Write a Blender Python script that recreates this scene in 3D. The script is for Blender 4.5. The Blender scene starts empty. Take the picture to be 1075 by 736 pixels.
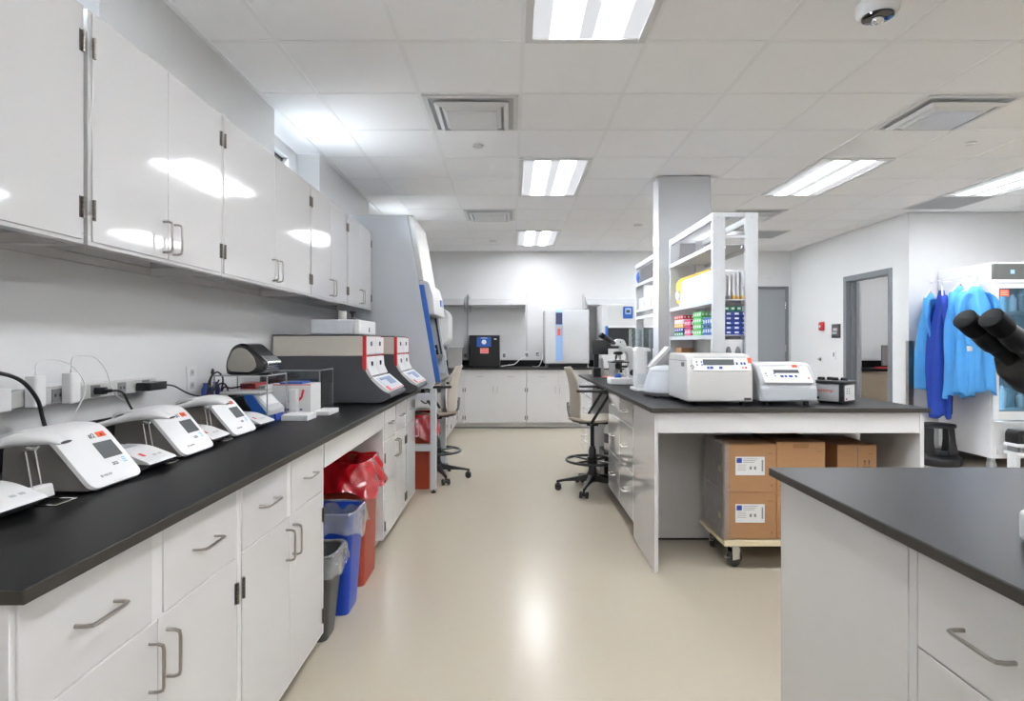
import bpy, bmesh, math, random
from mathutils import Vector, Matrix
random.seed(7)
S = bpy.context.scene
COL = S.collection
PI = math.pi
rad = math.radians

# ------------------------------------------------------------------ materials
def lin(c):
    r = []
    for v in c[:3]:
        v = v / 255.0
        r.append(v / 12.92 if v <= 0.04045 else ((v + 0.055) / 1.055) ** 2.4)
    return (r[0], r[1], r[2], 1.0)

def mat(name, col, rough=0.5, metal=0.0, coat=0.0, var=0.0, vscale=8.0, bump=0.0, bscale=60.0, emis=None, estr=0.0, stretch=None, spec=0.5):
    m = bpy.data.materials.new(name); m.use_nodes = True
    nt = m.node_tree; N = nt.nodes; L = nt.links
    b = N['Principled BSDF']
    c = lin(col)
    b.inputs['Base Color'].default_value = c
    b.inputs['Roughness'].default_value = rough
    b.inputs['Metallic'].default_value = metal
    b.inputs['Coat Weight'].default_value = coat
    b.inputs['Coat Roughness'].default_value = 0.06
    b.inputs['Specular IOR Level'].default_value = spec
    tc = None
    if var > 0 or bump > 0:
        tc = N.new('ShaderNodeTexCoord'); mp = N.new('ShaderNodeMapping')
        L.new(tc.outputs['Object'], mp.inputs['Vector'])
        if stretch: mp.inputs['Scale'].default_value = stretch
    if var > 0:
        n = N.new('ShaderNodeTexNoise'); n.inputs['Scale'].default_value = vscale; n.inputs['Detail'].default_value = 4
        L.new(mp.outputs['Vector'], n.inputs['Vector'])
        mx = N.new('ShaderNodeMix'); mx.data_type = 'RGBA'
        mx.inputs[6].default_value = tuple(min(1, v * (1 - var)) for v in c[:3]) + (1,)
        mx.inputs[7].default_value = tuple(min(1, v * (1 + var)) for v in c[:3]) + (1,)
        L.new(n.outputs['Fac'], mx.inputs[0]); L.new(mx.outputs[2], b.inputs['Base Color'])
    if bump > 0:
        n2 = N.new('ShaderNodeTexNoise'); n2.inputs['Scale'].default_value = bscale; n2.inputs['Detail'].default_value = 3
        L.new(mp.outputs['Vector'], n2.inputs['Vector'])
        bp = N.new('ShaderNodeBump'); bp.inputs['Strength'].default_value = bump; bp.inputs['Distance'].default_value = 0.002
        L.new(n2.outputs['Fac'], bp.inputs['Height']); L.new(bp.outputs['Normal'], b.inputs['Normal'])
    if emis:
        b.inputs['Emission Color'].default_value = lin(emis); b.inputs['Emission Strength'].default_value = estr
    return m

def clear(name, tint=(245, 250, 252), opac=0.06, rough=0.03, reflect=1.0, body=None):
    """thin clear sheet: see-through with a Fresnel reflection and a little body colour"""
    m = bpy.data.materials.new(name); m.use_nodes = True
    nt = m.node_tree; N = nt.nodes; L = nt.links; N.clear()
    out = N.new('ShaderNodeOutputMaterial')
    tr = N.new('ShaderNodeBsdfTransparent'); tr.inputs[0].default_value = lin(tint)
    gl = N.new('ShaderNodeBsdfGlossy'); gl.inputs['Roughness'].default_value = rough
    df = N.new('ShaderNodeBsdfDiffuse'); df.inputs[0].default_value = lin(body or (235, 238, 240))
    fr = N.new('ShaderNodeFresnel'); fr.inputs[0].default_value = 1.45
    mu = N.new('ShaderNodeMath'); mu.operation = 'MULTIPLY'; mu.inputs[1].default_value = reflect
    L.new(fr.outputs[0], mu.inputs[0])
    m1 = N.new('ShaderNodeMixShader'); m1.inputs[0].default_value = opac
    L.new(tr.outputs[0], m1.inputs[1]); L.new(df.outputs[0], m1.inputs[2])
    m2 = N.new('ShaderNodeMixShader'); L.new(mu.outputs[0], m2.inputs[0])
    L.new(m1.outputs[0], m2.inputs[1]); L.new(gl.outputs[0], m2.inputs[2])
    L.new(m2.outputs[0], out.inputs[0])
    return m

M = {}
M['wall'] = mat('wall_paint', (210, 210, 210), 0.42, bump=0.12, bscale=220, var=0.01, vscale=3)
M['ceil'] = mat('ceiling_tile', (246, 246, 247), 0.85, bump=0.25, bscale=260, var=0.012, vscale=5)
M['tbar'] = mat('ceiling_grid_metal', (240, 240, 241), 0.45)
M['white'] = mat('white_laminate', (207, 206, 205), 0.22, var=0.008, vscale=2)
M['gloss'] = mat('glossy_painted_steel', (201, 200, 200), 0.07, coat=0.8, bump=0.03, bscale=5, var=0.006, vscale=2)
M['kick'] = mat('kickboard', (205, 203, 196), 0.4)
M['black_base'] = mat('black_rubber_base', (24, 24, 25), 0.5)
M['epoxy'] = mat('black_epoxy_counter', (12, 12, 13), 0.40, bump=0.05, bscale=500, var=0.12, vscale=30, spec=0.22)
M['epoxyedge'] = mat('sawn_epoxy_edge', (54, 51, 46), 0.6, var=0.08, vscale=60, spec=0.3)
M['steel'] = mat('brushed_steel', (170, 165, 158), 0.28, metal=1.0, var=0.05, vscale=40, stretch=(1, 1, 8))
M['chrome'] = mat('chrome', (215, 215, 215), 0.12, metal=1.0)
M['galv'] = mat('galvanised_grey', (186, 187, 188), 0.4, metal=0.15)
M['race'] = mat('raceway_grey', (190, 190, 188), 0.35, metal=0.25)
M['plw'] = mat('white_plastic', (217, 217, 217), 0.3)
M['plg'] = mat('instrument_off_white', (190, 188, 185), 0.35)
M['lgrey'] = mat('light_grey_plastic', (174, 177, 180), 0.35)
M['grey'] = mat('mid_grey_plastic', (120, 121, 123), 0.4)
M['dgrey'] = mat('dark_grey_plastic', (72, 73, 77), 0.42)
M['taupe'] = mat('warm_dark_grey_shell', (122, 118, 114), 0.36)
M['beige'] = mat('beige_panel', (196, 190, 180), 0.45)
M['blk'] = mat('black_plastic', (20, 20, 22), 0.32)
M['blkg'] = mat('glossy_black', (12, 12, 14), 0.08, coat=0.6)
M['rubber'] = mat('black_rubber', (26, 26, 27), 0.55)
M['screen'] = mat('grey_lcd_screen', (92, 96, 98), 0.15)
M['orange'] = mat('orange_sticker', (240, 84, 32), 0.5)
M['red'] = mat('red_plastic', (196, 36, 40), 0.35)
M['redd'] = mat('dull_red_carton', (150, 48, 50), 0.5)
M['blue'] = mat('blue_plastic', (28, 82, 160), 0.35)
M['hoodblue'] = mat('hood_blue_trim', (42, 96, 178), 0.35)
M['binblue'] = mat('recycling_bin_blue', (14, 62, 172), 0.35)
M['bingrey'] = mat('dark_grey_bin', (70, 70, 70), 0.45)
M['binred'] = mat('orange_red_bin', (160, 58, 32), 0.4)
M['steelblue'] = mat('screen_steel_blue', (84, 120, 165), 0.3)
M['lblue'] = mat('light_blue_strip', (150, 186, 232), 0.35)
M['print'] = mat('printed_ink', (60, 62, 70), 0.5)
M['printb'] = mat('printed_light_blue', (120, 190, 225), 0.5)
M['btnb'] = mat('blue_button', (40, 70, 160), 0.4)
M['btnr'] = mat('red_button', (205, 60, 60), 0.4)
M['yellow'] = mat('yellow_label', (240, 205, 30), 0.45)
M['card'] = mat('cardboard', (160, 119, 81), 0.75, var=0.07, vscale=14, bump=0.1, bscale=80, stretch=(1, 1, 4))
M['cardd'] = mat('cardboard_seam', (140, 102, 66), 0.8, var=0.05)
M['paper'] = mat('label_paper', (212, 212, 211), 0.55)
M['dollyw'] = mat('plywood_dolly', (214, 202, 168), 0.5, var=0.04, vscale=20, stretch=(1, 8, 1))
M['stool'] = mat('stone_beige_plastic', (190, 182, 168), 0.45)
M['door'] = mat('grey_painted_door', (138, 141, 145), 0.4, var=0.01)
M['frame'] = mat('grey_door_frame', (112, 116, 121), 0.35)
M['column'] = mat('column_panel', (192, 193, 195), 0.08)
M['shelfw'] = mat('white_shelf_steel', (194, 195, 197), 0.25)
M['hood'] = mat('hood_pale_grey_steel', (196, 200, 206), 0.28)
M['hoodw'] = mat('hood_white_front', (196, 196, 194), 0.35)
M['cord_w'] = mat('white_cord', (215, 215, 213), 0.4)
M['green'] = mat('green_rack', (96, 190, 96), 0.4)
M['dgreen'] = mat('dark_green_rack', (20, 120, 78), 0.4)
M['pink'] = mat('magenta_rack', (205, 40, 110), 0.4)
M['navy'] = mat('navy_rack', (30, 56, 140), 0.4)
M['amber'] = mat('amber_rack', (240, 176, 40), 0.4)
M['cream'] = mat('cream_board', (234, 229, 216), 0.5)
M['carpet'] = mat('office_tan', (150, 136, 118), 0.6, var=0.03)
M['fridge'] = mat('fridge_white', (226, 227, 228), 0.16)
M['fridgein'] = mat('fridge_interior', (178, 204, 216), 0.4)
M['tinted'] = mat('dark_header_glass', (96, 98, 96), 0.08)
M['eyecup'] = mat('matt_black_eyecup', (8, 8, 9), 0.6, spec=0.2)
M['pod'] = mat('pod_side_taupe', (152, 148, 140), 0.3)
M['hingem'] = mat('dark_satin_hinge', (112, 106, 98), 0.35, metal=1.0)
M['copper'] = mat('smoky_brown_plastic', (112, 98, 84), 0.12)
M['glass'] = clear('clear_glass', (250, 253, 255), 0.01)
M['acryl'] = clear('clear_acrylic', (242, 247, 248), 0.05, 0.02, 1.6)
M['acryledge'] = clear('acrylic_cut_edge', (225, 235, 235), 0.35, 0.05, 1.2)
M['tintac'] = clear('smoked_acrylic', (200, 204, 208), 0.12, 0.05, 1.3, (150, 152, 156))
M['sash'] = clear('sash_glass', (190, 200, 205), 0.05, 0.02, 1.4, (120, 130, 135))
M['wrap'] = clear('stretch_film', (242, 242, 242), 0.17, 0.14, 2.4)
M['liner'] = clear('clear_bin_liner', (235, 238, 240), 0.20, 0.1, 2.4)
M['fglass'] = clear('fridge_door_glass', (205, 228, 240), 0.04, 0.02, 1.2, (150, 190, 210))

def cloth(name, col, trans=0.25):
    m = mat(name, col, 0.65, bump=0.35, bscale=22, var=0.12, vscale=9, spec=0.25)
    nt = m.node_tree; N = nt.nodes; L = nt.links
    tl = N.new('ShaderNodeBsdfTranslucent'); tl.inputs[0].default_value = lin(col)
    mx = N.new('ShaderNodeMixShader'); mx.inputs[0].default_value = trans
    L.new(N['Principled BSDF'].outputs[0], mx.inputs[1]); L.new(tl.outputs[0], mx.inputs[2])
    L.new(mx.outputs[0], N['Material Output'].inputs[0])
    return m
M['gown'] = cloth('light_blue_gown_cloth', (98, 182, 242), 0.35)
M['gownb'] = cloth('royal_blue_gown_cloth', (44, 74, 172), 0.1)
M['bagred'] = mat('red_bag_plastic', (172, 14, 26), 0.16, coat=0.5, bump=1.0, bscale=30, spec=0.8)

def floor_mat():
    m = mat('beige_epoxy_floor', (178, 169, 153), 0.22, var=0.02, vscale=1.5, bump=0.06, bscale=14, spec=0.2)
    return m
M['floor'] = floor_mat()

def lens_mat():
    m = bpy.data.materials.new('troffer_lens_lit'); m.use_nodes = True
    nt = m.node_tree; N = nt.nodes; L = nt.links; b = N['Principled BSDF']
    b.inputs['Base Color'].default_value = (0.3, 0.3, 0.32, 1)
    tc = N.new('ShaderNodeTexCoord'); sp = N.new('ShaderNodeSeparateXYZ'); L.new(tc.outputs['Object'], sp.inputs[0])
    ab = N.new('ShaderNodeMath'); ab.operation = 'ABSOLUTE'; L.new(sp.outputs['X'], ab.inputs[0])
    d = N.new('ShaderNodeMath'); d.operation = 'SUBTRACT'; d.inputs[1].default_value = 0.105; L.new(ab.outputs[0], d.inputs[0])
    a2 = N.new('ShaderNodeMath'); a2.operation = 'ABSOLUTE'; L.new(d.outputs[0], a2.inputs[0])
    mr = N.new('ShaderNodeMapRange'); mr.interpolation_type = 'SMOOTHSTEP'
    mr.inputs['From Min'].default_value = 0.012; mr.inputs['From Max'].default_value = 0.075
    mr.inputs['To Min'].default_value = LENS_HI; mr.inputs['To Max'].default_value = LENS_LO
    L.new(a2.outputs[0], mr.inputs['Value'])
    b.inputs['Emission Color'].default_value = (0.93, 0.955, 1.0, 1)
    L.new(mr.outputs[0], b.inputs['Emission Strength'])
    return m
LENS_HI, LENS_LO = 42.0, 0.40
M['lens'] = lens_mat()

# ------------------------------------------------------------------ geometry collector
class G:
    def __init__(s, origin=None):
        s.v = []; s.f = []; s.m = []
        s.o = Vector(origin.location) if origin is not None else Vector((0, 0, 0))
        s.T = None
    def add(s, vs, fs, mi=0):
        n = len(s.v)
        for p in vs:
            p = Vector(p)
            if s.T is not None: p = s.T @ p
            s.v.append(p - s.o)
        for f in fs:
            s.f.append([i + n for i in f]); s.m.append(mi)
        return s
    def box(s, x0, x1, y0, y1, z0, z1, mi=0):
        vs = [(x, y, z) for z in (z0, z1) for y in (y0, y1) for x in (x0, x1)]
        return s.add(vs, [(0, 2, 3, 1), (4, 5, 7, 6), (0, 1, 5, 4), (2, 6, 7, 3), (0, 4, 6, 2), (1, 3, 7, 5)], mi)
    def prism(s, poly, ax, a0, a1, mi=0, cap=None):
        n = len(poly)
        def P(p, a):
            return {'x': (a, p[0], p[1]), 'y': (p[0], a, p[1]), 'z': (p[0], p[1], a)}[ax]
        vs = [P(p, a0) for p in poly] + [P(p, a1) for p in poly]
        s.add(vs, [tuple(range(n)), tuple(range(2 * n - 1, n - 1, -1))], mi if cap is None else cap)
        k = len(s.v) - 2 * n
        for i in range(n):
            j = (i + 1) % n
            s.f.append([k + i, k + j, k + n + j, k + n + i]); s.m.append(mi)
        return s
    def loft(s, rings, mi=0, closed=True, cap=True):
        n = len(rings[0]); vs = [p for r in rings for p in r]; fs = []
        for a in range(len(rings) - 1):
            for i in range(n if closed else n - 1):
                j = (i + 1) % n
                fs.append((a * n + i, a * n + j, (a + 1) * n + j, (a + 1) * n + i))
        if cap:
            fs.append(tuple(range(n - 1, -1, -1))); fs.append(tuple(range((len(rings) - 1) * n, len(rings) * n)))
        return s.add(vs, fs, mi)
    def cyl(s, p0, p1, r0, r1=None, n=16, mi=0, cap=True):
        return s.tube([p0, p1], r0, n, mi, r1, cap)
    def tube(s, pts, r, n=8, mi=0, r1=None, cap=True, rs=None):
        pts = [Vector(p) for p in pts]
        tang = []
        for i in range(len(pts)):
            a = pts[max(0, i - 1)]; b = pts[min(len(pts) - 1, i + 1)]
            tang.append((b - a).normalized())
        up = Vector((0, 0, 1)) if abs(tang[0].z) < 0.9 else Vector((1, 0, 0))
        u = tang[0].cross(up).normalized(); rings = []
        for i, p in enumerate(pts):
            t = tang[i]; u = (u - t * u.dot(t)).normalized(); w = t.cross(u)
            rr = rs[i] if rs else (r if r1 is None else r + (r1 - r) * i / (len(pts) - 1))
            rings.append([p + (u * math.cos(2 * PI * k / n) + w * math.sin(2 * PI * k / n)) * rr for k in range(n)])
        return s.loft(rings, mi, True, cap)
    def lathe(s, prof, c=(0, 0, 0), n=24, mi=0, sx=1.0, sy=1.0, cap=True):
        rings = [[(c[0] + r * sx * math.cos(2 * PI * k / n), c[1] + r * sy * math.sin(2 * PI * k / n), c[2] + z) for k in range(n)] for r, z in prof]
        return s.loft(rings, mi, True, cap)
    def ring(s, c, R, r, n=32, m=8, mi=0, ax='z'):
        pts = []
        for k in range(n + 1):
            a = 2 * PI * k / n; p = (R * math.cos(a), R * math.sin(a))
            pts.append({'z': (c[0] + p[0], c[1] + p[1], c[2]), 'x': (c[0], c[1] + p[0], c[2] + p[1]), 'y': (c[0] + p[0], c[1], c[2] + p[1])}[ax])
        rings = []
        for k in range(n):
            a = 2 * PI * k / n; rr = []
            for j in range(m):
                b = 2 * PI * j / m; R2 = R + r * math.cos(b); h = r * math.sin(b)
                q = (R2 * math.cos(a), R2 * math.sin(a))
                rr.append({'z': (c[0] + q[0], c[1] + q[1], c[2] + h), 'x': (c[0] + h, c[1] + q[0], c[2] + q[1]), 'y': (c[0] + q[0], c[1] + h, c[2] + q[1])}[ax])
            rings.append(rr)
        vs = [p for q in rings for p in q]; fs = []
        for a in range(n):
            b = (a + 1) % n
            for i in range(m):
                j = (i + 1) % m
                fs.append((a * m + i, a * m + j, b * m + j, b * m + i))
        return s.add(vs, fs, mi)

def rpoly(pts, n=5):
    """pts: (x, y, r) -> polygon with the corners rounded"""
    out = []; N_ = len(pts)
    for i in range(N_):
        x, y = pts[i][0], pts[i][1]; r = pts[i][2] if len(pts[i]) > 2 else 0
        if r <= 0: out.append((x, y)); continue
        p = Vector((x, y)); a = Vector(pts[i - 1][:2]) - p; b = Vector(pts[(i + 1) % N_][:2]) - p
        la, lb = a.length, b.length; a.normalize(); b.normalize()
        d = min(r, la * 0.49, lb * 0.49)
        p0, p1 = p + a * d, p + b * d
        for k in range(n + 1):
            t = k / n; q = p0 * (1 - t) ** 2 + p * 2 * t * (1 - t) + p1 * t * t
            out.append((q.x, q.y))
    return out

def spline(pts, n=8):
    P = [Vector(p) for p in pts]; out = []
    for i in range(len(P) - 1):
        p0 = P[max(0, i - 1)]; p1 = P[i]; p2 = P[i + 1]; p3 = P[min(len(P) - 1, i + 2)]
        for k in range(n):
            t = k / n
            out.append(0.5 * ((2 * p1) + (p2 - p0) * t + (2 * p0 - 5 * p1 + 4 * p2 - p3) * t * t + (3 * p1 - p0 - 3 * p2 + p3) * t ** 3))
    out.append(P[-1]); return out

def part(name, g, mats, parent=None, bevel=0.0, seg=2, smooth=40, label=None, solid=0.0, subd=0):
    me = bpy.data.meshes.new(name)
    me.from_pydata([tuple(v) for v in g.v], [], g.f)
    if not isinstance(mats, (list, tuple)): mats = [mats]
    for k in mats: me.materials.append(M[k] if isinstance(k, str) else k)
    for p, mi in zip(me.polygons, g.m): p.material_index = mi
    bm = bmesh.new(); bm.from_mesh(me)
    bmesh.ops.recalc_face_normals(bm, faces=bm.faces); bm.to_mesh(me); bm.free()
    me.shade_smooth(); me.set_sharp_from_angle(angle=rad(smooth))
    o = bpy.data.objects.new(name, me); COL.objects.link(o)
    if parent is not None: o.parent = parent
    if subd:
        d = o.modifiers.new('subd', 'SUBSURF'); d.levels = subd; d.render_levels = subd
    if solid:
        d = o.modifiers.new('thick', 'SOLIDIFY'); d.thickness = solid; d.offset = 0
    if bevel > 0:
        d = o.modifiers.new('bevel', 'BEVEL'); d.width = bevel; d.segments = seg; d.limit_method = 'ANGLE'; d.angle_limit = rad(35)
    if label: o['label'] = label
    return o

def edged(o):
    o.data.materials.append(M['epoxyedge'])
    k = len(o.data.materials) - 1
    for p in o.data.polygons:
        if abs(p.normal.z) < 0.5: p.material_index = k
    return o

def tag(o, label, cat, group=None, kind=None):
    o['label'] = label; o['category'] = cat
    if group: o['group'] = group
    if kind: o['kind'] = kind
    return o

def thing(name, label, cat, loc=(0, 0, 0), rz=0.0, group=None):
    o = bpy.data.objects.new(name, None); COL.objects.link(o)
    o.empty_display_size = 0.05
    o.location = loc; o.rotation_euler = (0, 0, rz)
    return tag(o, label, cat, group)

def struct(name, g, mats, parent=None, **k):
    o = part(name, g, mats, parent, **k)
    if parent is None: o['kind'] = 'structure'
    return o

def dup(root, loc, rz, label):
    r = root.copy(); COL.objects.link(r); r.location = loc; r.rotation_euler = (0, 0, rz); r['label'] = label
    for ch in list(root.children):
        c = ch.copy(); COL.objects.link(c); c.parent = r
        for gc in list(ch.children):
            d = gc.copy(); COL.objects.link(d); d.parent = c
    return r

def text(name, s, size, mt, parent, o, xd, yd, sx=1.0, align='CENTER'):
    """lettering as a thin mesh; o centre, xd/yd unit directions, in the parent's frame"""
    cu = bpy.data.curves.new(name, 'FONT'); cu.body = s; cu.size = size; cu.align_x = align; cu.align_y = 'CENTER'
    cu.extrude = 0.0002; cu.resolution_u = 3; cu.offset = size * 0.012
    ob = bpy.data.objects.new(name, cu); COL.objects.link(ob)
    dg = bpy.context.evaluated_depsgraph_get(); dg.update()
    me = bpy.data.meshes.new_from_object(ob.evaluated_get(dg))
    bpy.data.objects.remove(ob); bpy.data.curves.remove(cu)
    xd = Vector(xd).normalized(); yd = Vector(yd).normalized(); zd = xd.cross(yd); o = Vector(o)
    for v in me.vertices:
        v.co = o + xd * v.co.x * sx + yd * v.co.y + zd * (v.co.z + 0.0004)
    me.materials.clear(); me.materials.append(M[mt])
    r = bpy.data.objects.new(name, me); COL.objects.link(r); r.parent = parent
    return r
# ------------------------------------------------------------------ the setting
CZ = 2.782; CH = 1.295; XW = -1.51; YB = 9.58; T = 0.6096; CX0 = 0.0556; CY0 = 2.924
XR = 4.52; YC = 6.73; XE = 8.0; YN = -2.6

g = G(); g.box(XW - 0.3, XE, YN, YB + 0.12, -0.06, 0.0)
struct('floor', g, 'floor')

g = G()
g.box(XW - 0.3, XE, YN, YB + 0.12, CZ + 0.004, CZ + 0.05, 0)
k = -3
while CX0 + k * T < XE:
    x = CX0 + k * T
    if x > XW + 0.02: g.box(x - 0.012, x + 0.012, YN, YB, CZ + 0.0012, CZ + 0.004, 1)
    k += 1
k = -9
while CY0 + k * T < YB:
    y = CY0 + k * T
    if y > YN + 0.02: g.box(XW, XE, y - 0.012, y + 0.012, CZ + 0.0008, CZ + 0.004, 1)
    k += 1
g.box(XW, XW + 0.024, YN, YB, CZ - 0.0035, CZ + 0.004, 1)
g.box(XW, XE, YB - 0.024, YB, CZ - 0.0035, CZ + 0.004, 1)
struct('ceiling', g, ['ceil', 'tbar'], bevel=0)

WINS = [(1.28, 2.166), (3.766, 4.65), (6.25, 7.13)]
g = G(); y = YN
for a, b in WINS:
    g.box(XW - 0.3, XW, y, a, 0, CZ); g.box(XW - 0.3, XW, a, b, 0, 2.2); y = b
g.box(XW - 0.3, XW, y, YB + 0.12, 0, CZ)
struct('wall_left', g, 'wall')
g = G(); g.box(XW, XE, YB, YB + 0.12, 0, CZ); struct('wall_back', g, 'wall')
DY0, DY1, DZ = 7.07, 7.99, 2.14
g = G(); g.box(XR, XR + 0.12, YC, DY0, 0, CZ); g.box(XR, XR + 0.12, DY1, YB, 0, CZ); g.box(XR, XR + 0.12, DY0, DY1, DZ, CZ)
struct('wall_right', g, 'wall')
g = G(); g.box(XR + 0.12, XE, YC, YC + 0.12, 0, CZ); struct('wall_front_right', g, 'wall')
g = G(); g.box(XE, XE + 0.1, YN, YB + 0.12, 0, CZ); struct('wall_outer_right', g, 'wall')
g = G(); g.box(XW - 0.3, XE, YN - 0.1, YN, 0, CZ); struct('wall_behind', g, 'wall')
g = G(); g.box(XR - 0.008, XR, DY1 + 0.06, YB - 0.01, 0, 0.1); g.box(XR - 0.008, XR, YC, DY0 - 0.06, 0, 0.1); struct('baseboard_right', g, 'grey')
g = G(); g.box(XR + 0.0, 6.5, YC - 0.008, YC, 0, 0.1); struct('baseboard_front_right', g, 'grey')

for i, (a, b) in enumerate(WINS):
    w = bpy.data.objects.new('window_%d' % (i + 1), None); COL.objects.link(w); w['kind'] = 'structure'
    x0, x1 = -1.75, -1.68; z0, z1 = 2.2, CZ - 0.005; fw = 0.19
    nw = 0.07; g = G(); g.box(x0, x1, a, a + nw, z0, z1); g.box(x0, x1, b - fw, b, z0, z1)
    g.box(x0, x1, a + nw, b - fw, z1 - 0.09, z1); g.box(x0, x1, a + nw, b - fw, z0, z0 + 0.06)
    part('window_frame', g, 'plw', w, bevel=0.004)
    g = G(); a2, b2, zz0, zz1 = a + nw, b - fw, z0 + 0.06, z1 - 0.09; t = 0.016
    g.box(-1.744, -1.726, a2, a2 + t, zz0, zz1); g.box(-1.744, -1.726, b2 - t, b2, zz0, zz1)
    g.box(-1.744, -1.726, a2, b2, zz1 - t, zz1); g.box(-1.744, -1.726, a2, b2, zz0, zz0 + t)
    part('gasket', g, 'black_base', w)
    g = G(); g.box(-1.738, -1.733, a2 + 0.01, b2 - 0.01, zz0 + 0.01, zz1 - 0.01)
    part('window_pane', g, 'glass', w)

# open door in the right wall
d = bpy.data.objects.new('door_1', None); COL.objects.link(d); d['kind'] = 'structure'
g = G()
for (a, b) in ((DY0 - 0.05, DY0 + 0.02), (DY1 - 0.02, DY1 + 0.05)):
    g.box(XR - 0.014, XR + 0.134, a, b, 0, DZ + 0.05)
g.box(XR - 0.014, XR + 0.134, DY0 + 0.02, DY1 - 0.02, DZ - 0.02, DZ + 0.05)
g.box(XR + 0.05, XR + 0.09, DY0 + 0.02, DY0 + 0.035, 0, DZ - 0.02); g.box(XR + 0.05, XR + 0.09, DY1 - 0.035, DY1 - 0.02, 0, DZ - 0.02)
part('door_frame', g, 'frame', d, bevel=0.004)
g = G(); g.T = Matrix.Translation((XR + 0.128, DY1 - 0.025, 0)) @ Matrix.Rotation(rad(-32), 4, 'Z')
g.box(0, 0.035, 0, 0.88, 0.01, DZ - 0.03)
leaf = part('door_leaf', g, 'door', d, bevel=0.002)
g = G(); g.T = Matrix.Translation((XR + 0.128, DY1 - 0.025, 0)) @ Matrix.Rotation(rad(-32), 4, 'Z')
g.cyl((-0.0, 0.82, 1.0), (-0.05, 0.82, 1.0), 0.012); g.tube([(-0.05, 0.83, 1.0), (-0.05, 0.70, 1.0)], 0.010)
g.cyl((-0.0, 0.82, 1.0), (-0.008, 0.82, 1.0), 0.03)
g.box(-0.004, 0, 0.77, 0.87, 0.86, 0.87)
part('lever_handle', g, 'chrome', d)
g = G(); g.T = Matrix.Translation((XR + 0.128, DY1 - 0.025, 0)) @ Matrix.Rotation(rad(-32), 4, 'Z')
g.box(-0.035, 0, 0.02, 0.22, 2.0, 2.06); g.box(-0.01, 0.0, 0.78, 0.86, 1.86, 1.98)
part('door_closer', g, 'lgrey', d, bevel=0.004)
# closed grey door in the back wall
d = bpy.data.objects.new('door_2', None); COL.objects.link(d); d['kind'] = 'structure'
X0, X1 = 3.53, 4.43
g = G(); g.box(X0 - 0.05, X0, YB - 0.02, YB, 0, 2.21); g.box(X1, X1 + 0.05, YB - 0.02, YB, 0, 2.21); g.box(X0, X1, YB - 0.02, YB, 2.16, 2.21)
part('door_frame', g, 'frame', d, bevel=0.003)
g = G(); g.box(X0 + 0.004, X1 - 0.004, YB - 0.012, YB, 0.01, 2.156); part('door_leaf', g, 'door', d)
g = G()
for z in (0.3, 1.15, 1.85): g.cyl((X1 - 0.004, YB - 0.022, z), (X1 - 0.004, YB - 0.022, z + 0.11), 0.008, n=8)
part('door_hinge', g, 'chrome', d)
g = G(); g.cyl((X0 + 0.07, YB - 0.012, 1.0), (X0 + 0.07, YB - 0.06, 1.0), 0.012); g.tube([(X0 + 0.06, YB - 0.06, 1.0), (X0 + 0.18, YB - 0.06, 1.0)], 0.01)
part('lever_handle', g, 'chrome', d)

# column between the two shelving units, in glossy panels with corner trims
g = G(); g.box(1.307, 1.762, 5.25, 5.46, 0.9315, CZ - 0.004); g.box(1.32, 1.75, 5.26, 5.45, 0, 0.90)
g.box(1.303, 1.318, 5.246, 5.262, 0.9315, CZ - 0.004); g.box(1.751, 1.766, 5.246, 5.262, 0.9315, CZ - 0.004)
struct('column', g, 'column', bevel=0.002)

# ceiling fixtures ------------------------------------------------------------
def troffer(k, n, label):
    x0, y0 = CX0 + k * T, CY0 + n * T; x1, y1 = x0 + T, y0 + 2 * T; f = 0.055
    cx, cy = (x0 + x1) / 2, (y0 + y1) / 2
    t = thing('ceiling_light', label, 'ceiling light', (cx, cy, CZ - 0.012), 0, 'recessed fluorescent ceiling lights')
    hx, hy = T / 2 - 0.008, T - 0.008
    g = G(); a = hx - f * 0.7; b = hy - f * 0.7
    g.box(-hx, -a, -hy, hy, 0, 0.016); g.box(a, hx, -hy, hy, 0, 0.016); g.box(-a, a, -hy, -b, 0, 0.016); g.box(-a, a, b, hy, 0, 0.016)
    part('frame', g, 'plw', t, bevel=0.003)
    g = G(); g.box(-a, a, -b, b, 0.007, 0.014)
    part('diffuser', g, 'lens', t)
    return t
troffer(0, -2, 'ceiling light over the aisle nearest the camera, cut by the top edge')
troffer(0, 3, 'middle of the three ceiling lights in line over the aisle')
troffer(0, 8, 'farthest small ceiling light over the aisle near the back wall')
troffer(4, 3, 'slanting ceiling light above right of the white shelving unit')
troffer(7, 3, 'ceiling light at the right edge of the photo above the fridge')
troffer(0, -7, 'ceiling light over the aisle behind the camera')
for k, n in ((4, -2), (4, -7), (8, -2), (8, -7), (4, 8)):
    troffer(k, n, {(4, -2): 'ceiling light over the right hand bench beyond the top edge of the photo',
                   (4, -7): 'ceiling light behind the camera on the right',
                   (8, -2): 'ceiling light far right of the photo frame',
                   (8, -7): 'ceiling light behind the camera at far right',
                   (4, 8): 'ceiling light seen through the top of the near white shelving unit'}[(k, n)])
troffer(9, 5 + 2, 'unseen ceiling light added to brighten the office behind the open grey door')  # fixture added out of view so the room beyond the door gets light

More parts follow.
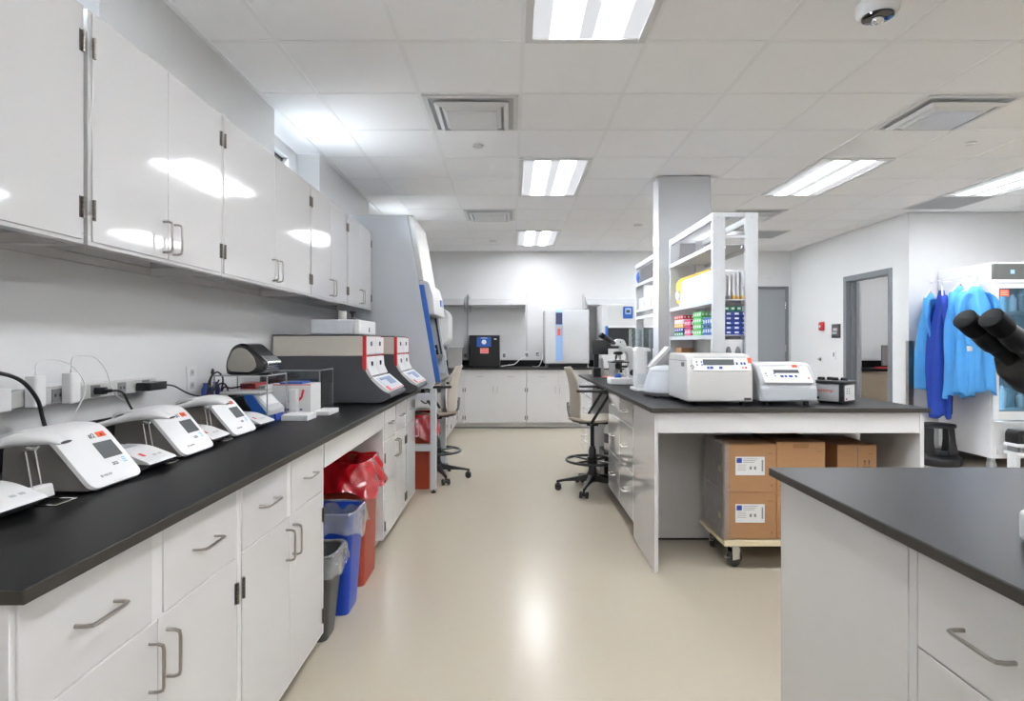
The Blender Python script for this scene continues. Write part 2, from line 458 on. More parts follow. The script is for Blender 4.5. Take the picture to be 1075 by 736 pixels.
def diffuser_vent(k, n, label, rz=0):
    x0, y0 = CX0 + k * T, CY0 + n * T
    t = thing('ceiling_vent', label, 'ceiling vent', (x0 + T / 2, y0 + T / 2, CZ), rz, 'square supply air vents')
    h = T / 2 - 0.014
    def sq(g, ho, hi, zo, zi, mi=0):
        # a sloping square louvre between two square rings
        th = 0.006
        o = [(-ho, -ho), (ho, -ho), (ho, ho), (-ho, ho)]; i = [(-hi, -hi), (hi, -hi), (hi, hi), (-hi, hi)]
        for q in range(4):
            r = (q + 1) % 4
            vs = [(o[q][0], o[q][1], zo), (o[r][0], o[r][1], zo), (i[r][0], i[r][1], zi), (i[q][0], i[q][1], zi)]
            vs += [(v[0], v[1], v[2] + th) for v in vs]
            g.add(vs, [(0, 1, 2, 3), (7, 6, 5, 4), (0, 4, 5, 1), (1, 5, 6, 2), (2, 6, 7, 3), (3, 7, 4, 0)], mi)
    g = G(); sq(g, h, h - 0.03, -0.006, -0.008); part('frame', g, 'plw', t, smooth=20)
    g = G(); sq(g, h - 0.062, h - 0.090, -0.022, -0.036); sq(g, h - 0.108, h - 0.132, -0.028, -0.044)
    g.box(-(h - 0.135), h - 0.135, -(h - 0.135), h - 0.135, -0.050, -0.044)
    part('louvre', g, 'plw', t, smooth=20)
    g = G(); g.box(-h + 0.03, h - 0.03, -h + 0.03, h - 0.03, 0.0, 0.0035); part('throat', g, 'lgrey', t)
    g = G(); g.cyl((0, 0.155, -0.018), (0, 0.155, -0.0005), 0.085, 0.10, n=24); part('shade_disc', g, 'blk', t)  # black disc paints the shade of the vent interior in the far gap
    return t
diffuser_vent(-1, 1, 'square ceiling vent left of the aisle lights, nearest of its row')
diffuser_vent(-1, 6, 'small far square ceiling vent left of the aisle lights')
diffuser_vent(4, 1, 'square ceiling vent nearest the camera on the right')
diffuser_vent(4, 6, 'square ceiling vent just above the near white shelving unit')

def return_grille(k, n, label):
    x0, y0 = CX0 + k * T, CY0 + n * T
    t = thing('return_grille', label, 'ceiling vent', (x0 + T / 2, y0 + T / 2, CZ), 0, 'flat grey return air grilles')
    h = T / 2 - 0.014; g = G()
    g.box(-h, h, -h, -h + 0.02, -0.006, 0.002); g.box(-h, h, h - 0.02, h, -0.006, 0.002); g.box(-h, -h + 0.02, -h, h, -0.006, 0.002); g.box(h - 0.02, h, -h, h, -0.006, 0.002)
    part('frame', g, 'plw', t)
    g = G(); n_ = 26
    for q in range(n_):
        a = -h + 0.02 + (2 * h - 0.04) * q / n_
        g.box(a, a + 0.009, -h + 0.02, h - 0.02, -0.005, 0.001)
    for q in range(n_):
        a = -h + 0.02 + (2 * h - 0.04) * q / n_
        g.box(-h + 0.02, h - 0.02, a, a + 0.009, -0.0048, 0.0008)
    part('grid', g, 'lgrey', t)
    g = G(); g.box(-h + 0.02, h - 0.02, -h + 0.02, h - 0.02, 0.0015, 0.0035); part('throat', g, 'grey', t)
return_grille(7, 5, 'flat grey return grille in the ceiling in front of the right hand wall')
return_grille(5, 8, 'flat grey return grille in the ceiling behind the white shelving posts')

t = thing('security_camera', 'white dome security camera on the ceiling at the top right', 'security camera', (1.60, 2.585, CZ))
g = G(); g.lathe([(0.082, -0.002), (0.086, -0.02), (0.084, -0.045), (0.070, -0.06), (0.0, -0.061)], n=32); part('housing', g, 'plw', t)
g = G(); g.lathe([(0.064, -0.0605), (0.062, -0.068), (0.040, -0.074), (0.0, -0.074)], n=28); part('lens_cover', g, 'blkg', t)
g = G(); g.lathe([(0.026, -0.0735), (0.024, -0.085), (0.012, -0.094), (0.0, -0.096)], n=20); part('lens', g, 'chrome', t)
def cap_(x, y, label, r=0.04):
    g = G(); g.lathe([(r, 0.002), (r, -0.006), (r - 0.004, -0.010), (0.0, -0.010)], c=(x, y, CZ - 0.001), n=24)
    tag(part('sprinkler_cover', g, 'plw'), label, 'sprinkler cover', 'round sprinkler covers')
cap_((502 - 537) * 924 / 207 / 621, 924 / 207, 'round white sprinkler cover near the square vent over the aisle')
cap_((517.6 - 537) * 924 / 107 / 621, 924 / 107, 'round sprinkler cover farthest away over the aisle', 0.05)
cap_((1019 - 537) * 924 / 210 / 621, 924 / 210, 'round sprinkler cover right of the slanting ceiling light')
cap_((670 - 537) * 924 / 124 / 621, 924 / 124, 'round ceiling disc left of the column near the back', 0.06)

# ------------------------------------------------------------------ casework
def handle_g(x, z, horiz, L_=0.105, off=0.032, r=0.0042):
    g = G(); h = L_ / 2
    if horiz: pts = [(x - h, 0.001, z), (x - h, -off * 0.6, z), (x - h + 0.004, -off * 0.93, z), (x - h + 0.014, -off, z), (x + h - 0.014, -off, z), (x + h - 0.004, -off * 0.93, z), (x + h, -off * 0.6, z), (x + h, 0.001, z)]
    else: pts = [(x, 0.001, z - h), (x, -off * 0.6, z - h), (x, -off * 0.93, z - h + 0.004), (x, -off, z - h + 0.014), (x, -off, z + h - 0.014), (x, -off * 0.93, z + h - 0.004), (x, -off * 0.6, z + h), (x, 0.001, z + h)]
    g.tube(pts, r, 8); return g

def hinge_g(x, z, side, H=0.06):
    g = G()
    for k in range(5):
        g.cyl((x, -0.0042, z - H / 2 + k * H / 5), (x, -0.0042, z - H / 2 + (k + 0.9) * H / 5), 0.0048, n=8)
    s = 1 if side == 'L' else -1
    g.box(min(x, x + s * 0.010), max(x, x + s * 0.010), -0.0012, 0.002, z - H / 2, z + H / 2)
    return g

def cabinet(name, label, loc, rz, W, D, z0, z1, drawers, doors, group, toe=True, face='gloss', upper=False, cat='cabinet'):
    t = thing(name, label, cat, loc, rz, group)
    g = G()
    if toe:
        g.box(0, W, 0.004, D, z0, z1); g.box(0, W, 0.075, D, 0.012, z0, 0); g.box(0.0, W, 0.078, D, 0, 0.012, 1)
    elif upper:
        g.box(0, W, 0.005, D, z0 + 0.03, z1); g.box(0, W, 0.005, 0.040, z0, z0 + 0.03); g.box(0, 0.018, 0.04, D, z0, z0 + 0.03); g.box(W - 0.018, W, 0.04, D, z0, z0 + 0.03)
        g.box(0.018, W - 0.018, D - 0.02, D, z0, z0 + 0.03)
    else:
        g.box(0, W, 0.020, D, z0, z1)
    part('body', g, ['white' if not upper else 'gloss', 'black_base'], t, bevel=0.001, seg=1)
    for (x0, x1, a, b, hz) in drawers:
        g = G(); g.box(x0, x1, 0.0, 0.0195, a, b)
        dr = part('drawer', g, face, t, bevel=0.0015)
        if hz: part('handle', handle_g((x0 + x1) / 2, hz, True), 'steel', dr)
    for (x0, x1, a, b, side, hx, hz) in doors:
        g = G(); g.box(x0, x1, 0.0, 0.0195, a, b)
        dr = part('door', g, face, t, bevel=0.0015)
        if hx is not None: part('handle', handle_g(hx, hz, False), 'steel', dr)
        e = x0 + 0.001 if side == 'L' else x1 - 0.001
        hs = (a + (0.09 if upper else 0.067), b - 0.10)
        for z in hs: part('hinge', hinge_g(e, z, side), 'hingem', dr)
    return t

R90 = PI / 2
XF = -0.782
DZ0, DZ1, DR0, DR1 = 0.098, 0.684, 0.688, 0.884
def base2(name, label, loc, rz, W, D, group, a=0.022, gap=0.022, face='gloss', one=None):
    """two drawers over two doors"""
    m = W / 2
    dr = [(a, m - gap, DR0, DR1, 0.787), (m + gap, W - a, DR0, DR1, 0.787)]
    do = [(a, m - 0.0015, DZ0, DZ1, 'L', m - 0.032, 0.593), (m + 0.0015, W - a, DZ0, DZ1, 'R', m + 0.032, 0.593)]
    if one:
        dr = [(a, W - a, DR0, DR1, 0.787)]; do = [(a, W - a, DZ0, DZ1, 'L', W - a - 0.032, 0.593)]
    return cabinet(name, label, loc, rz, W, D, 0.085, 0.888, dr, do, group, True, face)
BG = 'base cabinets under the left bench'
base2('base_cabinet', 'white base cabinet nearest the camera under the left bench', (XF, 0.925, 0), R90, 0.768, 0.72, BG, a=0.012)
base2('base_cabinet', 'second white base cabinet, between the nearest one and the bins', (XF, 1.696, 0), R90, 0.776, 0.72, BG)
base2('base_cabinet', 'white base cabinet just beyond the red bag bin', (XF, 3.62, 0), R90, 0.745, 0.72, BG)
base2('base_cabinet', 'narrow single-door base cabinet at the far end of the left bench', (XF, 4.368, 0), R90, 0.455, 0.72, BG, one=True)
g = G(); g.box(XF - 0.02, XF, 2.476, 3.616, 0.772, 0.888)
tag(part('bench_apron', g, 'gloss', bevel=0.001), 'white apron rail under the left bench above the three bins', 'bench rail')
t = thing('worktop', 'long black worktop of the left bench carrying the analyzers', 'worktop', (-1.13, 2.9, 0.889))
g = G(t); g.box(XW + 0.002, -0.752, 0.912, 4.915, 0.889, 0.914); edged(part('slab', g, 'epoxy', t, bevel=0.003))
g = G(t); g.box(XW + 0.002, XW + 0.02, 0.912, 4.915, 0.9145, 1.016); part('backsplash', g, 'epoxy', t, bevel=0.003)

UZ0, UZ1, UX = 1.573, 2.245, -1.20
def upper(label, y0, y1):
    W = y1 - y0; a = 0.013; m = W / 2
    cabinet('wall_cabinet', label, (UX, y0, 0), R90, W, 0.308, UZ0, UZ1, [],
            [(a, m - 0.0015, UZ0 + 0.012, UZ1 - 0.006, 'L', m - 0.03, UZ0 + 0.087), (m + 0.0015, W - a, UZ0 + 0.012, UZ1 - 0.006, 'R', m + 0.03, UZ0 + 0.087)],
            'glossy wall cabinets above the left bench', False, 'gloss', True)
upper('glossy wall cabinet nearest the camera, cut by the left edge of the photo', 0.905, 1.666)
upper('second glossy wall cabinet from the camera, above the near white power adapters', 1.682, 2.456)
upper('widest glossy wall cabinet, in the middle of the row of five', 2.459, 3.535)
upper('fourth glossy wall cabinet, above the nearer modular analyzer', 3.538, 4.325)
upper('last glossy wall cabinet, beside the tall safety hood', 4.328, 5.065)

# back wall run
BW = 'base cabinets along the back wall'
YF = 8.93
base2('base_cabinet', 'left visible white base cabinet at the back wall, under the black box', (-0.715, YF, 0), 0, 0.937, 0.64, BW, a=0.012, gap=0.01, face='white')
base2('base_cabinet', 'white base cabinet at the back wall under the white incubator', (0.225, YF, 0), 0, 0.937, 0.64, BW, a=0.012, gap=0.01, face='white')
base2('base_cabinet', 'white base cabinet at the back wall behind the microscope', (1.165, YF, 0), 0, 0.937, 0.64, BW, a=0.012, gap=0.01, face='white')
cabinet('corner_cabinet', 'white corner base cabinet where the left and back runs meet', (-1.49, YF, 0), 0, 0.772, 0.64, 0.085, 0.888,
        [(0.58, 0.762, DR0, DR1, None)], [(0.58, 0.762, DZ0, DZ1, 'R', None, 0)], BW, True, 'white')
t = thing('back_counter', 'long black counter along the back wall', 'worktop', (0.3, 9.2, 0.889))
g = G(t); g.box(XW + 0.002, 2.15, 8.905, YB, 0.889, 0.914); edged(part('slab', g, 'epoxy', t, bevel=0.002))
g = G(t); g.box(XW + 0.002, 2.15, YB - 0.02, YB, 0.9145, 1.016); part('backsplash', g, 'epoxy', t, bevel=0.002)
# left run beyond the hood
cabinet('base_cabinet', 'white drawer cabinet on the left wall just before the back corner', (-0.82, 8.02, 0), R90, 0.88, 0.66, 0.085, 0.888,
        [(0.01, 0.43, DR0, DR1, 0.787), (0.01, 0.43, 0.40, DR0 - 0.01, 0.56), (0.01, 0.43, DZ0, 0.39, 0.26)], [(0.44, 0.87, DZ0, DR1, 'R', 0.48, 0.6)], 'drawer cabinets beyond the hood', True, 'white')
cabinet('base_cabinet', 'white drawer cabinet on the left wall beyond the first stool', (-0.82, 7.13, 0), R90, 0.88, 0.66, 0.085, 0.888,
        [(0.01, 0.43, DR0, DR1, 0.787), (0.01, 0.43, 0.40, DR0 - 0.01, 0.56), (0.01, 0.43, DZ0, 0.39, 0.26), (0.45, 0.87, DR0, DR1, 0.787)], [(0.45, 0.87, DZ0, DZ1, 'R', 0.49, 0.593)], 'drawer cabinets beyond the hood', True, 'white')
g = G(); g.box(XW, -0.795, 7.11, 8.903, 0.889, 0.914)
tag(edged(part('side_counter', g, 'epoxy', bevel=0.002)), 'short black counter on the left wall beyond the hood', 'worktop')

# ------------------------------------------------------------------ island
IX0, IX1, IY0, IY1, IZ = 0.776, 2.335, 3.29, 6.85, 0.931
g = G(); g.box(IX0, IX1, IY0, IY1, IZ - 0.025, IZ)
tag(edged(part('worktop', g, 'epoxy', bevel=0.003)), 'black worktop of the central island carrying the centrifuges', 'worktop')
t = thing('bench_surround', 'white end panels and apron of the central island with its open knee space', 'bench frame', (1.55, 3.5, 0))
g = G(t); g.box(0.800, 0.822, 3.312, 3.878, 0.012, IZ - 0.026); g.box(0.795, 0.815, 3.315, 3.345, 0.0, 0.012); part('side_panel', g, 'gloss', t, bevel=0.001)
g = G(t); g.box(2.288, 2.310, 3.312, 3.878, 0.0, IZ - 0.026); part('side_panel', g, 'white', t, bevel=0.001)
g = G(t); g.box(0.8225, 2.2875, 3.316, 3.336, 0.789, IZ - 0.026); part('apron', g, 'white', t, bevel=0.001)
g = G(t); g.box(0.8225, 2.2875, 3.900, 3.92, 0.10, IZ - 0.026); g.box(0.8225, 2.2875, 3.902, 3.918, 0.0, 0.10, 1); part('back_panel', g, ['white', 'black_base'], t)
IZc = IZ - 0.026
def idr(label, y1, W, cols, grp='cabinets on the aisle side of the island'):
    dr = []
    cw = W / cols
    for c in range(cols):
        x0, x1 = c * cw + 0.006, (c + 1) * cw - 0.006
        dr += [(x0, x1, 0.735, 0.895, 0.815), (x0, x1, 0.43, 0.725, 0.575), (x0, x1, 0.12, 0.42, 0.27)]
    cabinet('drawer_cabinet', label, (0.800, y1, 0), -R90, W, 0.62, 0.11, IZc, dr, [], grp, True, 'gloss')
idr('glossy drawer cabinet on the aisle side of the island behind the end panel', 4.89, 1.0, 2)
idr('drawer cabinet at the far end of the island beyond the second stool', 6.82, 0.90, 2)
g = G(); g.box(1.46, 1.48, 4.895, 5.24, 0.0, IZc); g.box(1.46, 1.48, 5.47, 6.82, 0.0, IZc)
g.box(1.50, 2.31, 3.925, 5.24, 0.0, IZc); g.box(1.50, 2.31, 5.47, 6.82, 0.0, IZc)
tag(part('island_cabinet', g, 'white', bevel=0.001), 'plain white cabinet block in the middle and far side of the island', 'cabinet')

# near right bench
t = thing('worktop', 'black worktop at the lower right, nearest the camera', 'worktop', (1.8, 1.0, 0.889))
g = G(t); g.prism([(0.787, 0.25), (0.787, 1.812), (3.0, 1.812), (3.0, 0.25)], 'z', 0.889, 0.914); edged(part('slab', g, 'epoxy', t, bevel=0.003))
RB = 'white cabinets under the near right bench'
dr = [(0.024, 0.92, 0.694, 0.884, 0.77), (0.024, 0.92, 0.40, 0.684, 0.55), (0.024, 0.92, 0.098, 0.39, 0.25)]
t = thing('end_cabinet', 'white cabinet under the near right bench with bar-handled drawers', 'cabinet', (0.815, 1.79, 0), -R90, RB)
g = G(); g.box(0, 1.52, 0.02, 0.7, 0.085, 0.888); g.box(0, 0.5735, 0.0, 0.02, 0.085, 0.888); g.box(0.0, 1.52, 0.075, 0.7, 0.0, 0.085)
g.box(0.576, 0.600, 0.0005, 0.02, 0.085, 0.888); g.box(0.0, 1.52, 0.005, 0.02, 0.085, 0.888)
part('body', g, 'white', t, bevel=0.001)
for (a, b, hz, cc) in ((0.688, 0.884, 0.777, 1), (0.395, 0.684, 0.55, 1), (0.098, 0.39, 0.25, 1)):
    for (x0, x1) in ((0.603, 1.0), (1.01, 1.50)):
        g = G(); g.box(x0, x1, 0.0, 0.0195, a, b); q = part('drawer', g, 'white', t, bevel=0.0015)
        part('handle', handle_g(x0 + 0.176 if x0 < 1 else (x0 + x1) / 2, hz, True, 0.11), 'steel', q)
g = G(); g.box(1.56, 2.98, 0.28, 1.79, 0.0, 0.888)
tag(part('bench_cabinet', g, 'white', bevel=0.001), 'plain white cabinet block under the right part of the near bench', 'cabinet')
# ------------------------------------------------------------------ left bench equipment
BZ = 0.9142
# --- analyzers: local frame: front toward +x (aisle), y along the bench, z up; origin at the front near bottom corner
def analyzer(loc, num, label):
    t = thing('analyzer', label, 'lab analyzer', loc, 0, 'numbered white analyzers on the left bench')
    W = 0.207
    # dark shell
    prof = rpoly([(-0.006, 0.006, 0.006), (-0.118, 0.139, 0.05), (-0.222, 0.139, 0.035), (-0.228, 0.006, 0.02)], 6)
    g = G(); g.prism(prof, 'y', 0.006, W - 0.006); part('shell', g, 'taupe', t, bevel=0.002)
    # white wrap-over cover: a bent plate with round corners
    th = 0.010
    path = [(-0.000, 0.004), (-0.02, 0.0279), (-0.06, 0.0757), (-0.095, 0.1175), (-0.108, 0.131), (-0.122, 0.1405), (-0.14, 0.1455), (-0.17, 0.147), (-0.205, 0.146), (-0.222, 0.139), (-0.231, 0.122)]
    rings = []
    cum = [0.0]
    for i in range(1, len(path)): cum.append(cum[-1] + math.hypot(path[i][0] - path[i - 1][0], path[i][1] - path[i - 1][1]))
    # finer resampling with rounded ends
    N_ = 48; Ltot = cum[-1]; r = 0.026
    def at(s):
        for i in range(1, len(cum)):
            if s <= cum[i] + 1e-9:
                u = (s - cum[i - 1]) / (cum[i] - cum[i - 1]); a, b = path[i - 1], path[i]
                return a[0] + (b[0] - a[0]) * u, a[1] + (b[1] - a[1]) * u, b[0] - a[0], b[1] - a[1]
        a, b = path[-2], path[-1]; return b[0], b[1], b[0] - a[0], b[1] - a[1]
    ss = [r * (1 - math.cos(q * PI / 16)) for q in range(8)] + [r + (Ltot - 2 * r) * q / N_ for q in range(N_ + 1)] + [Ltot - r * (1 - math.cos(q * PI / 16)) for q in range(7, -1, -1)]
    for s_ in ss:
        x, z, dx, dz = at(s_); l = math.hypot(dx, dz); nx, nz = -dz / l, dx / l
        if nz < 0: nx, nz = -nx, -nz
        e = 0
        if s_ < r: e = r - math.sqrt(max(0, r * r - (r - s_) ** 2))
        if s_ > Ltot - r: q = Ltot - s_; e = r - math.sqrt(max(0, r * r - (r - q) ** 2))
        if nx < 0.05 and s_ > Ltot * 0.9: nx, nz = -abs(nx), nz
        a, b = e, W - e
        rings.append([(x, a, z), (x + nx * th, a + 0.002, z + nz * th), (x + nx * th, b - 0.002, z + nz * th), (x, b, z)])
    g = G(); g.loft(rings); part('cover', g, 'plw', t, bevel=0.0015, smooth=30)
    # panel frame: origin on slope
    sx, sz = -0.095, 0.1135; L_ = math.hypot(sx, sz); ux, uz = sx / L_, sz / L_; nx, nz = uz, -ux
    def on(s, y, h=0.0): return (s * ux + nx * (th + h), y, 0.004 + s * uz + nz * (th + h))
    def plate(g, s0, s1, y0, y1, h0=-0.0005, h1=0.0008, mi=0):
        g.add([on(s0, y0, h0), on(s1, y0, h0), on(s1, y1, h0), on(s0, y1, h0), on(s0, y0, h1), on(s1, y0, h1), on(s1, y1, h1), on(s0, y1, h1)],
              [(0, 1, 2, 3), (7, 6, 5, 4), (0, 4, 5, 1), (1, 5, 6, 2), (2, 6, 7, 3), (3, 7, 4, 0)], mi)
    g = G(); plate(g, 0.075, 0.128, 0.112, 0.186); part('screen', g, 'screen', t)
    xd = (0, 1, 0); yd = (ux, 0, uz)
    g = G(); plate(g, 0.143, 0.160, 0.150, 0.182); part('sticker', g, 'orange', t, label='orange sticker')
    text('number', '#' + num, 0.020, 'print', t, on(0.150, 0.128, 0.001), xd, yd, 1.1)
    text('lettering', '#' + num, 0.011, 'print', t, on(0.150, 0.166, 0.0012), xd, yd)
    g = G(); plate(g, 0.050, 0.054, 0.125, 0.133, mi=0); plate(g, 0.050, 0.054, 0.136, 0.146); plate(g, 0.056, 0.0585, 0.125, 0.146)
    part('printed_mark', g, 'print', t)
    g = G()
    for q in range(3): plate(g, 0.050 + q * 0.007, 0.054 + q * 0.007, 0.170, 0.182)
    part('blue_mark', g, 'printb', t)
    text('nameplate', 'ID NOW', 0.010, 'grey', t, on(0.028, 0.075, 0.001), xd, yd, 1.1)
    g = G(); g.box(-0.21, -0.03, 0.015, W - 0.015, 0, 0.0055); part('foot', g, 'rubber', t)
    return t
AX = [(-1.058, 1.485), (-1.078, 1.935), (-1.105, 2.352)]
analyzer((AX[0][0], AX[0][1], BZ), '2', 'white lab analyzer numbered 2, nearest the camera on the left bench')
analyzer((AX[1][0], AX[1][1], BZ), '1', 'white lab analyzer numbered 1, middle of the three')
analyzer((AX[2][0], AX[2][1], BZ), '3', 'white lab analyzer farthest along, just before the blue instrument')

# --- label printers between the analyzers
def printer():
    t = thing('label_printer', 'x', 'label printer', (0, 0, 0), 0, 'small white label printers')
    W = 0.135
    prof = rpoly([(-0.002, 0.020, 0.003), (-0.030, 0.003, 0.006), (-0.17, 0.003, 0.01), (-0.175, 0.028, 0.004), (0.0, 0.0245, 0.001)], 3)
    g = G(); g.prism(prof, 'y', 0.006, W - 0.006); part('base', g, 'dgrey', t, bevel=0.002)
    prof = rpoly([(0.004, 0.025, 0.002), (-0.002, 0.031, 0.006), (-0.085, 0.063, 0.03), (-0.165, 0.065, 0.02), (-0.178, 0.029, 0.006)], 5)
    g = G(); g.prism(prof, 'y', 0.0, W); part('cover', g, 'plw', t, bevel=0.007, seg=4)
    g = G(); g.prism([(-0.100, 0.0635), (-0.104, 0.0655), (-0.158, 0.0675), (-0.158, 0.0635)], 'y', 0.025, W - 0.025); part('paper_slot', g, 'lgrey', t, bevel=0.001)
    g = G(); g.prism([(-0.034, 0.0420), (-0.052, 0.0490), (-0.053, 0.0512), (-0.035, 0.0442)], 'y', 0.030, 0.044); part('logo', g, 'red', t)
    g = G()
    for q in range(2): g.prism([(-0.026, 0.0390), (-0.034, 0.0422), (-0.0345, 0.0440), (-0.0265, 0.0410)], 'y', 0.07 + q * 0.025, 0.084 + q * 0.025)
    part('button', g, 'lgrey', t)
    return t
p0 = printer(); p0.location = (-1.072, 1.23, BZ); p0['label'] = 'white label printer at the left edge of the photo, before analyzer 2'
PR = [p0, dup(p0, (-1.055, 1.722, BZ), 0, 'white label printer between analyzers 2 and 1'),
      dup(p0, (-1.10, 2.172, BZ), 0, 'white label printer between analyzers 1 and 3'),
      dup(p0, (-1.10, 2.585, BZ), rad(-4), 'white label printer just past the farthest analyzer, beside the blue instrument')]

# --- paper rolls (smoky covers) behind printers
def roll(loc, label):
    t = thing('paper_roll_holder', label, 'paper roll holder', loc, 0, 'smoky roll covers behind the printers')
    g = G(); g.cyl((0, 0, 0.034), (0, 0.085, 0.034), 0.034, n=28); part('cover', g, 'copper', t, bevel=0.004)
    g = G(); g.box(-0.03, 0.034, 0.0, 0.085, 0.0, 0.012); part('base', g, 'plw', t, bevel=0.002)
    g = G(); g.prism([(0.020, 0.036), (0.055, 0.044), (0.055, 0.047), (0.018, 0.060)], 'y', 0.012, 0.07); part('paper', g, 'paper', t)
roll((-1.275, 1.75, BZ), 'smoky brown roll cover behind the printer between analyzers 2 and 1')
roll((-1.318, 2.20, BZ), 'smoky brown roll cover behind the printer between analyzers 1 and 3')
roll((-1.322, 2.60, BZ), 'smoky brown roll cover behind the farthest printer')

# --- barcode scanners resting on wire stands
def stand():
    t = thing('wire_stand', 'x', 'wire stand', (0, 0, 0), 0, 'wire stands holding the scanners')
    g = G(); r = 0.0022
    g.tube(spline([(0.06, 0.0, r), (0.06, 0.05, r), (0.05, 0.058, r), (-0.04, 0.058, r), (-0.05, 0.05, r), (-0.05, 0.0, r), (-0.04, -0.008, r), (0.05, -0.008, r), (0.06, 0.0, r)], 4), r, 6)
    part('base_loop', g, 'chrome', t)
    for y in (0.012, 0.040):
        g = G(); g.tube([(-0.004, y, 0.002), (-0.004 - 0.022, y, 0.124)], r, 6); part('upright', g, 'chrome', t)
    g = G(); g.tube([(-0.026, 0.006, 0.124), (-0.026, 0.046, 0.124)], r, 6); part('cradle', g, 'chrome', t)
    g = G(); g.T = Matrix.Rotation(rad(-8), 4, 'Y'); g.prism(rpoly([(-0.032, 0.003, 0.003), (0.012, 0.003, 0.003), (0.010, 0.034, 0.006), (-0.026, 0.034, 0.006)]), 'y', -0.002, 0.055)
    g.v = [v + Vector((0, 0, 0.006)) for v in g.v]
    part('foot_block', g, 'paper', t, bevel=0.003)
    return t
def scanner():
    t = thing('barcode_scanner', 'x', 'barcode scanner', (0, 0, 0), 0, 'white barcode scanners on wire stands')
    # handle lies back toward the wall, head pokes out over the stand
    sec = lambda x, y, z, w, h: [(x, y + 0.8 * w * math.cos(2 * PI * k / 16), z * 0.85 + 0.68 * h * math.sin(2 * PI * k / 16)) for k in range(16)]
    g = G(); g.loft([sec(-0.205, 0, -0.034, 0.010, 0.008), sec(-0.20, 0, -0.033, 0.016, 0.013), sec(-0.15, 0, -0.018, 0.017, 0.014), sec(-0.08, 0, 0.006, 0.018, 0.016), sec(-0.04, 0, 0.018, 0.024, 0.022), sec(-0.01, 0, 0.022, 0.032, 0.024), sec(0.04, 0, 0.020, 0.036, 0.018), sec(0.068, 0, 0.012, 0.034, 0.009), sec(0.074, 0, 0.011, 0.030, 0.007)])
    part('body', g, 'plw', t, smooth=70)
    g = G(); g.loft([sec(0.0742, 0, 0.011, 0.026, 0.0055), sec(0.0755, 0, 0.011, 0.025, 0.005)]); part('scan_window', g, 'dgrey', t)
    g = G(); g.loft([sec(-0.012, 0, -0.004, 0.008, 0.004), sec(0.0, 0, -0.008, 0.010, 0.005), sec(0.012, 0, -0.002, 0.008, 0.004)]); part('trigger', g, 'lgrey', t)
    return t
st = stand(); sc_ = scanner()
STP = [(-1.122, 1.385), (-1.135, 1.852), (-1.165, 2.285)]
names = ['in front of analyzer 2, nearest the camera', 'beside analyzer 1', 'beside the farthest analyzer']
for i, (x, y) in enumerate(STP):
    if i == 0:
        st.location = (x, y, BZ); sc_.location = (x - 0.02, y + 0.026, BZ + 0.134); a, b = st, sc_
        sc_.rotation_euler = (0, 0, rad(6))
    else:
        a = dup(st, (x, y, BZ), 0, ''); b = dup(sc_, (x - 0.02, y + 0.026, BZ + 0.134), rad(6), '')
    a['label'] = 'chrome wire scanner stand ' + names[i]
    b['label'] = 'white barcode scanner resting on the wire stand ' + names[i]

# --- wall raceway with outlets
t = thing('surface_raceway', 'grey metal power raceway along the wall behind the analyzers', 'power raceway', (XW, 1.6, 1.10))
g = G(t); g.box(XW, XW + 0.05, 0.3, 2.43, 1.101, 1.152); part('channel', g, 'race', t, bevel=0.002)
for y in (1.30, 1.69, 1.90, 2.075, 2.215, 2.36):
    g = G(t); g.box(XW + 0.05, XW + 0.0525, y - 0.022, y + 0.022, 1.106, 1.147); q = part('outlet', g, 'grey', t)
    g = G(t)
    for yy in (-0.010, 0.010):
        g.box(XW + 0.0525, XW + 0.0535, y + yy - 0.003, y + yy - 0.001, 1.122, 1.132); g.box(XW + 0.0525, XW + 0.0535, y + yy + 0.002, y + yy + 0.004, 1.122, 1.132)
    part('slots', g, 'blk', q)
def adapter(y, z0, z1, label, w=0.044, x1=0.088):
    t = thing('power_adapter', label, 'power adapter', (XW + 0.053, y, z0), 0, 'white plug-in power adapters')
    g = G(t); g.prism(rpoly([(XW + 0.0536, y - w / 2, 0.004), (XW + x1, y - w / 2, 0.01), (XW + x1, y + w / 2, 0.01), (XW + 0.0536, y + w / 2, 0.004)]), 'z', z0, z1)
    part('body', g, 'plw', t, bevel=0.004, seg=3)
    g = G(t); g.cyl((XW + 0.07, y, z1 - 0.002), (XW + 0.07, y, z1 + 0.012), 0.004, 0.003, 10); part('strain_relief', g, 'cord_w', t)
adapter(1.79, 1.10, 1.196, 'white plug-in power adapter nearer the camera on the raceway')
adapter(1.935, 1.098, 1.197, 'white plug-in power adapter second along the raceway')
adapter(1.655, 1.10, 1.165, 'white plug-in power adapter at the left edge of the photo', 0.06, 0.09)
def cord(name, pts, r, m, label, cat='cable', group=None, n=8):
    g = G(); g.tube(spline(pts, n), r, 8); return tag(part(name, g, m, smooth=80), label, cat, group)
zt = 1.21
cord('cable', [(-1.44, 1.79, zt), (-1.44, 1.795, 1.232), (-1.435, 1.84, 1.245), (-1.41, 1.90, 1.22), (-1.39, 1.93, 1.15), (-1.375, 1.87, 1.08), (-1.36, 1.80, 1.03), (-1.34, 1.76, 0.98)], 0.0018, 'cord_w', 'thin white cord looping from the nearer white adapter')
cord('cable', [(-1.44, 1.935, zt), (-1.44, 1.94, 1.244), (-1.44, 1.97, 1.253), (-1.43, 2.03, 1.245), (-1.42, 2.07, 1.20), (-1.41, 2.10, 1.12), (-1.38, 2.14, 1.07), (-1.34, 2.16, 1.03), (-1.31, 2.18, 0.97)], 0.0018, 'cord_w', 'thin white cord arching from the second white adapter')
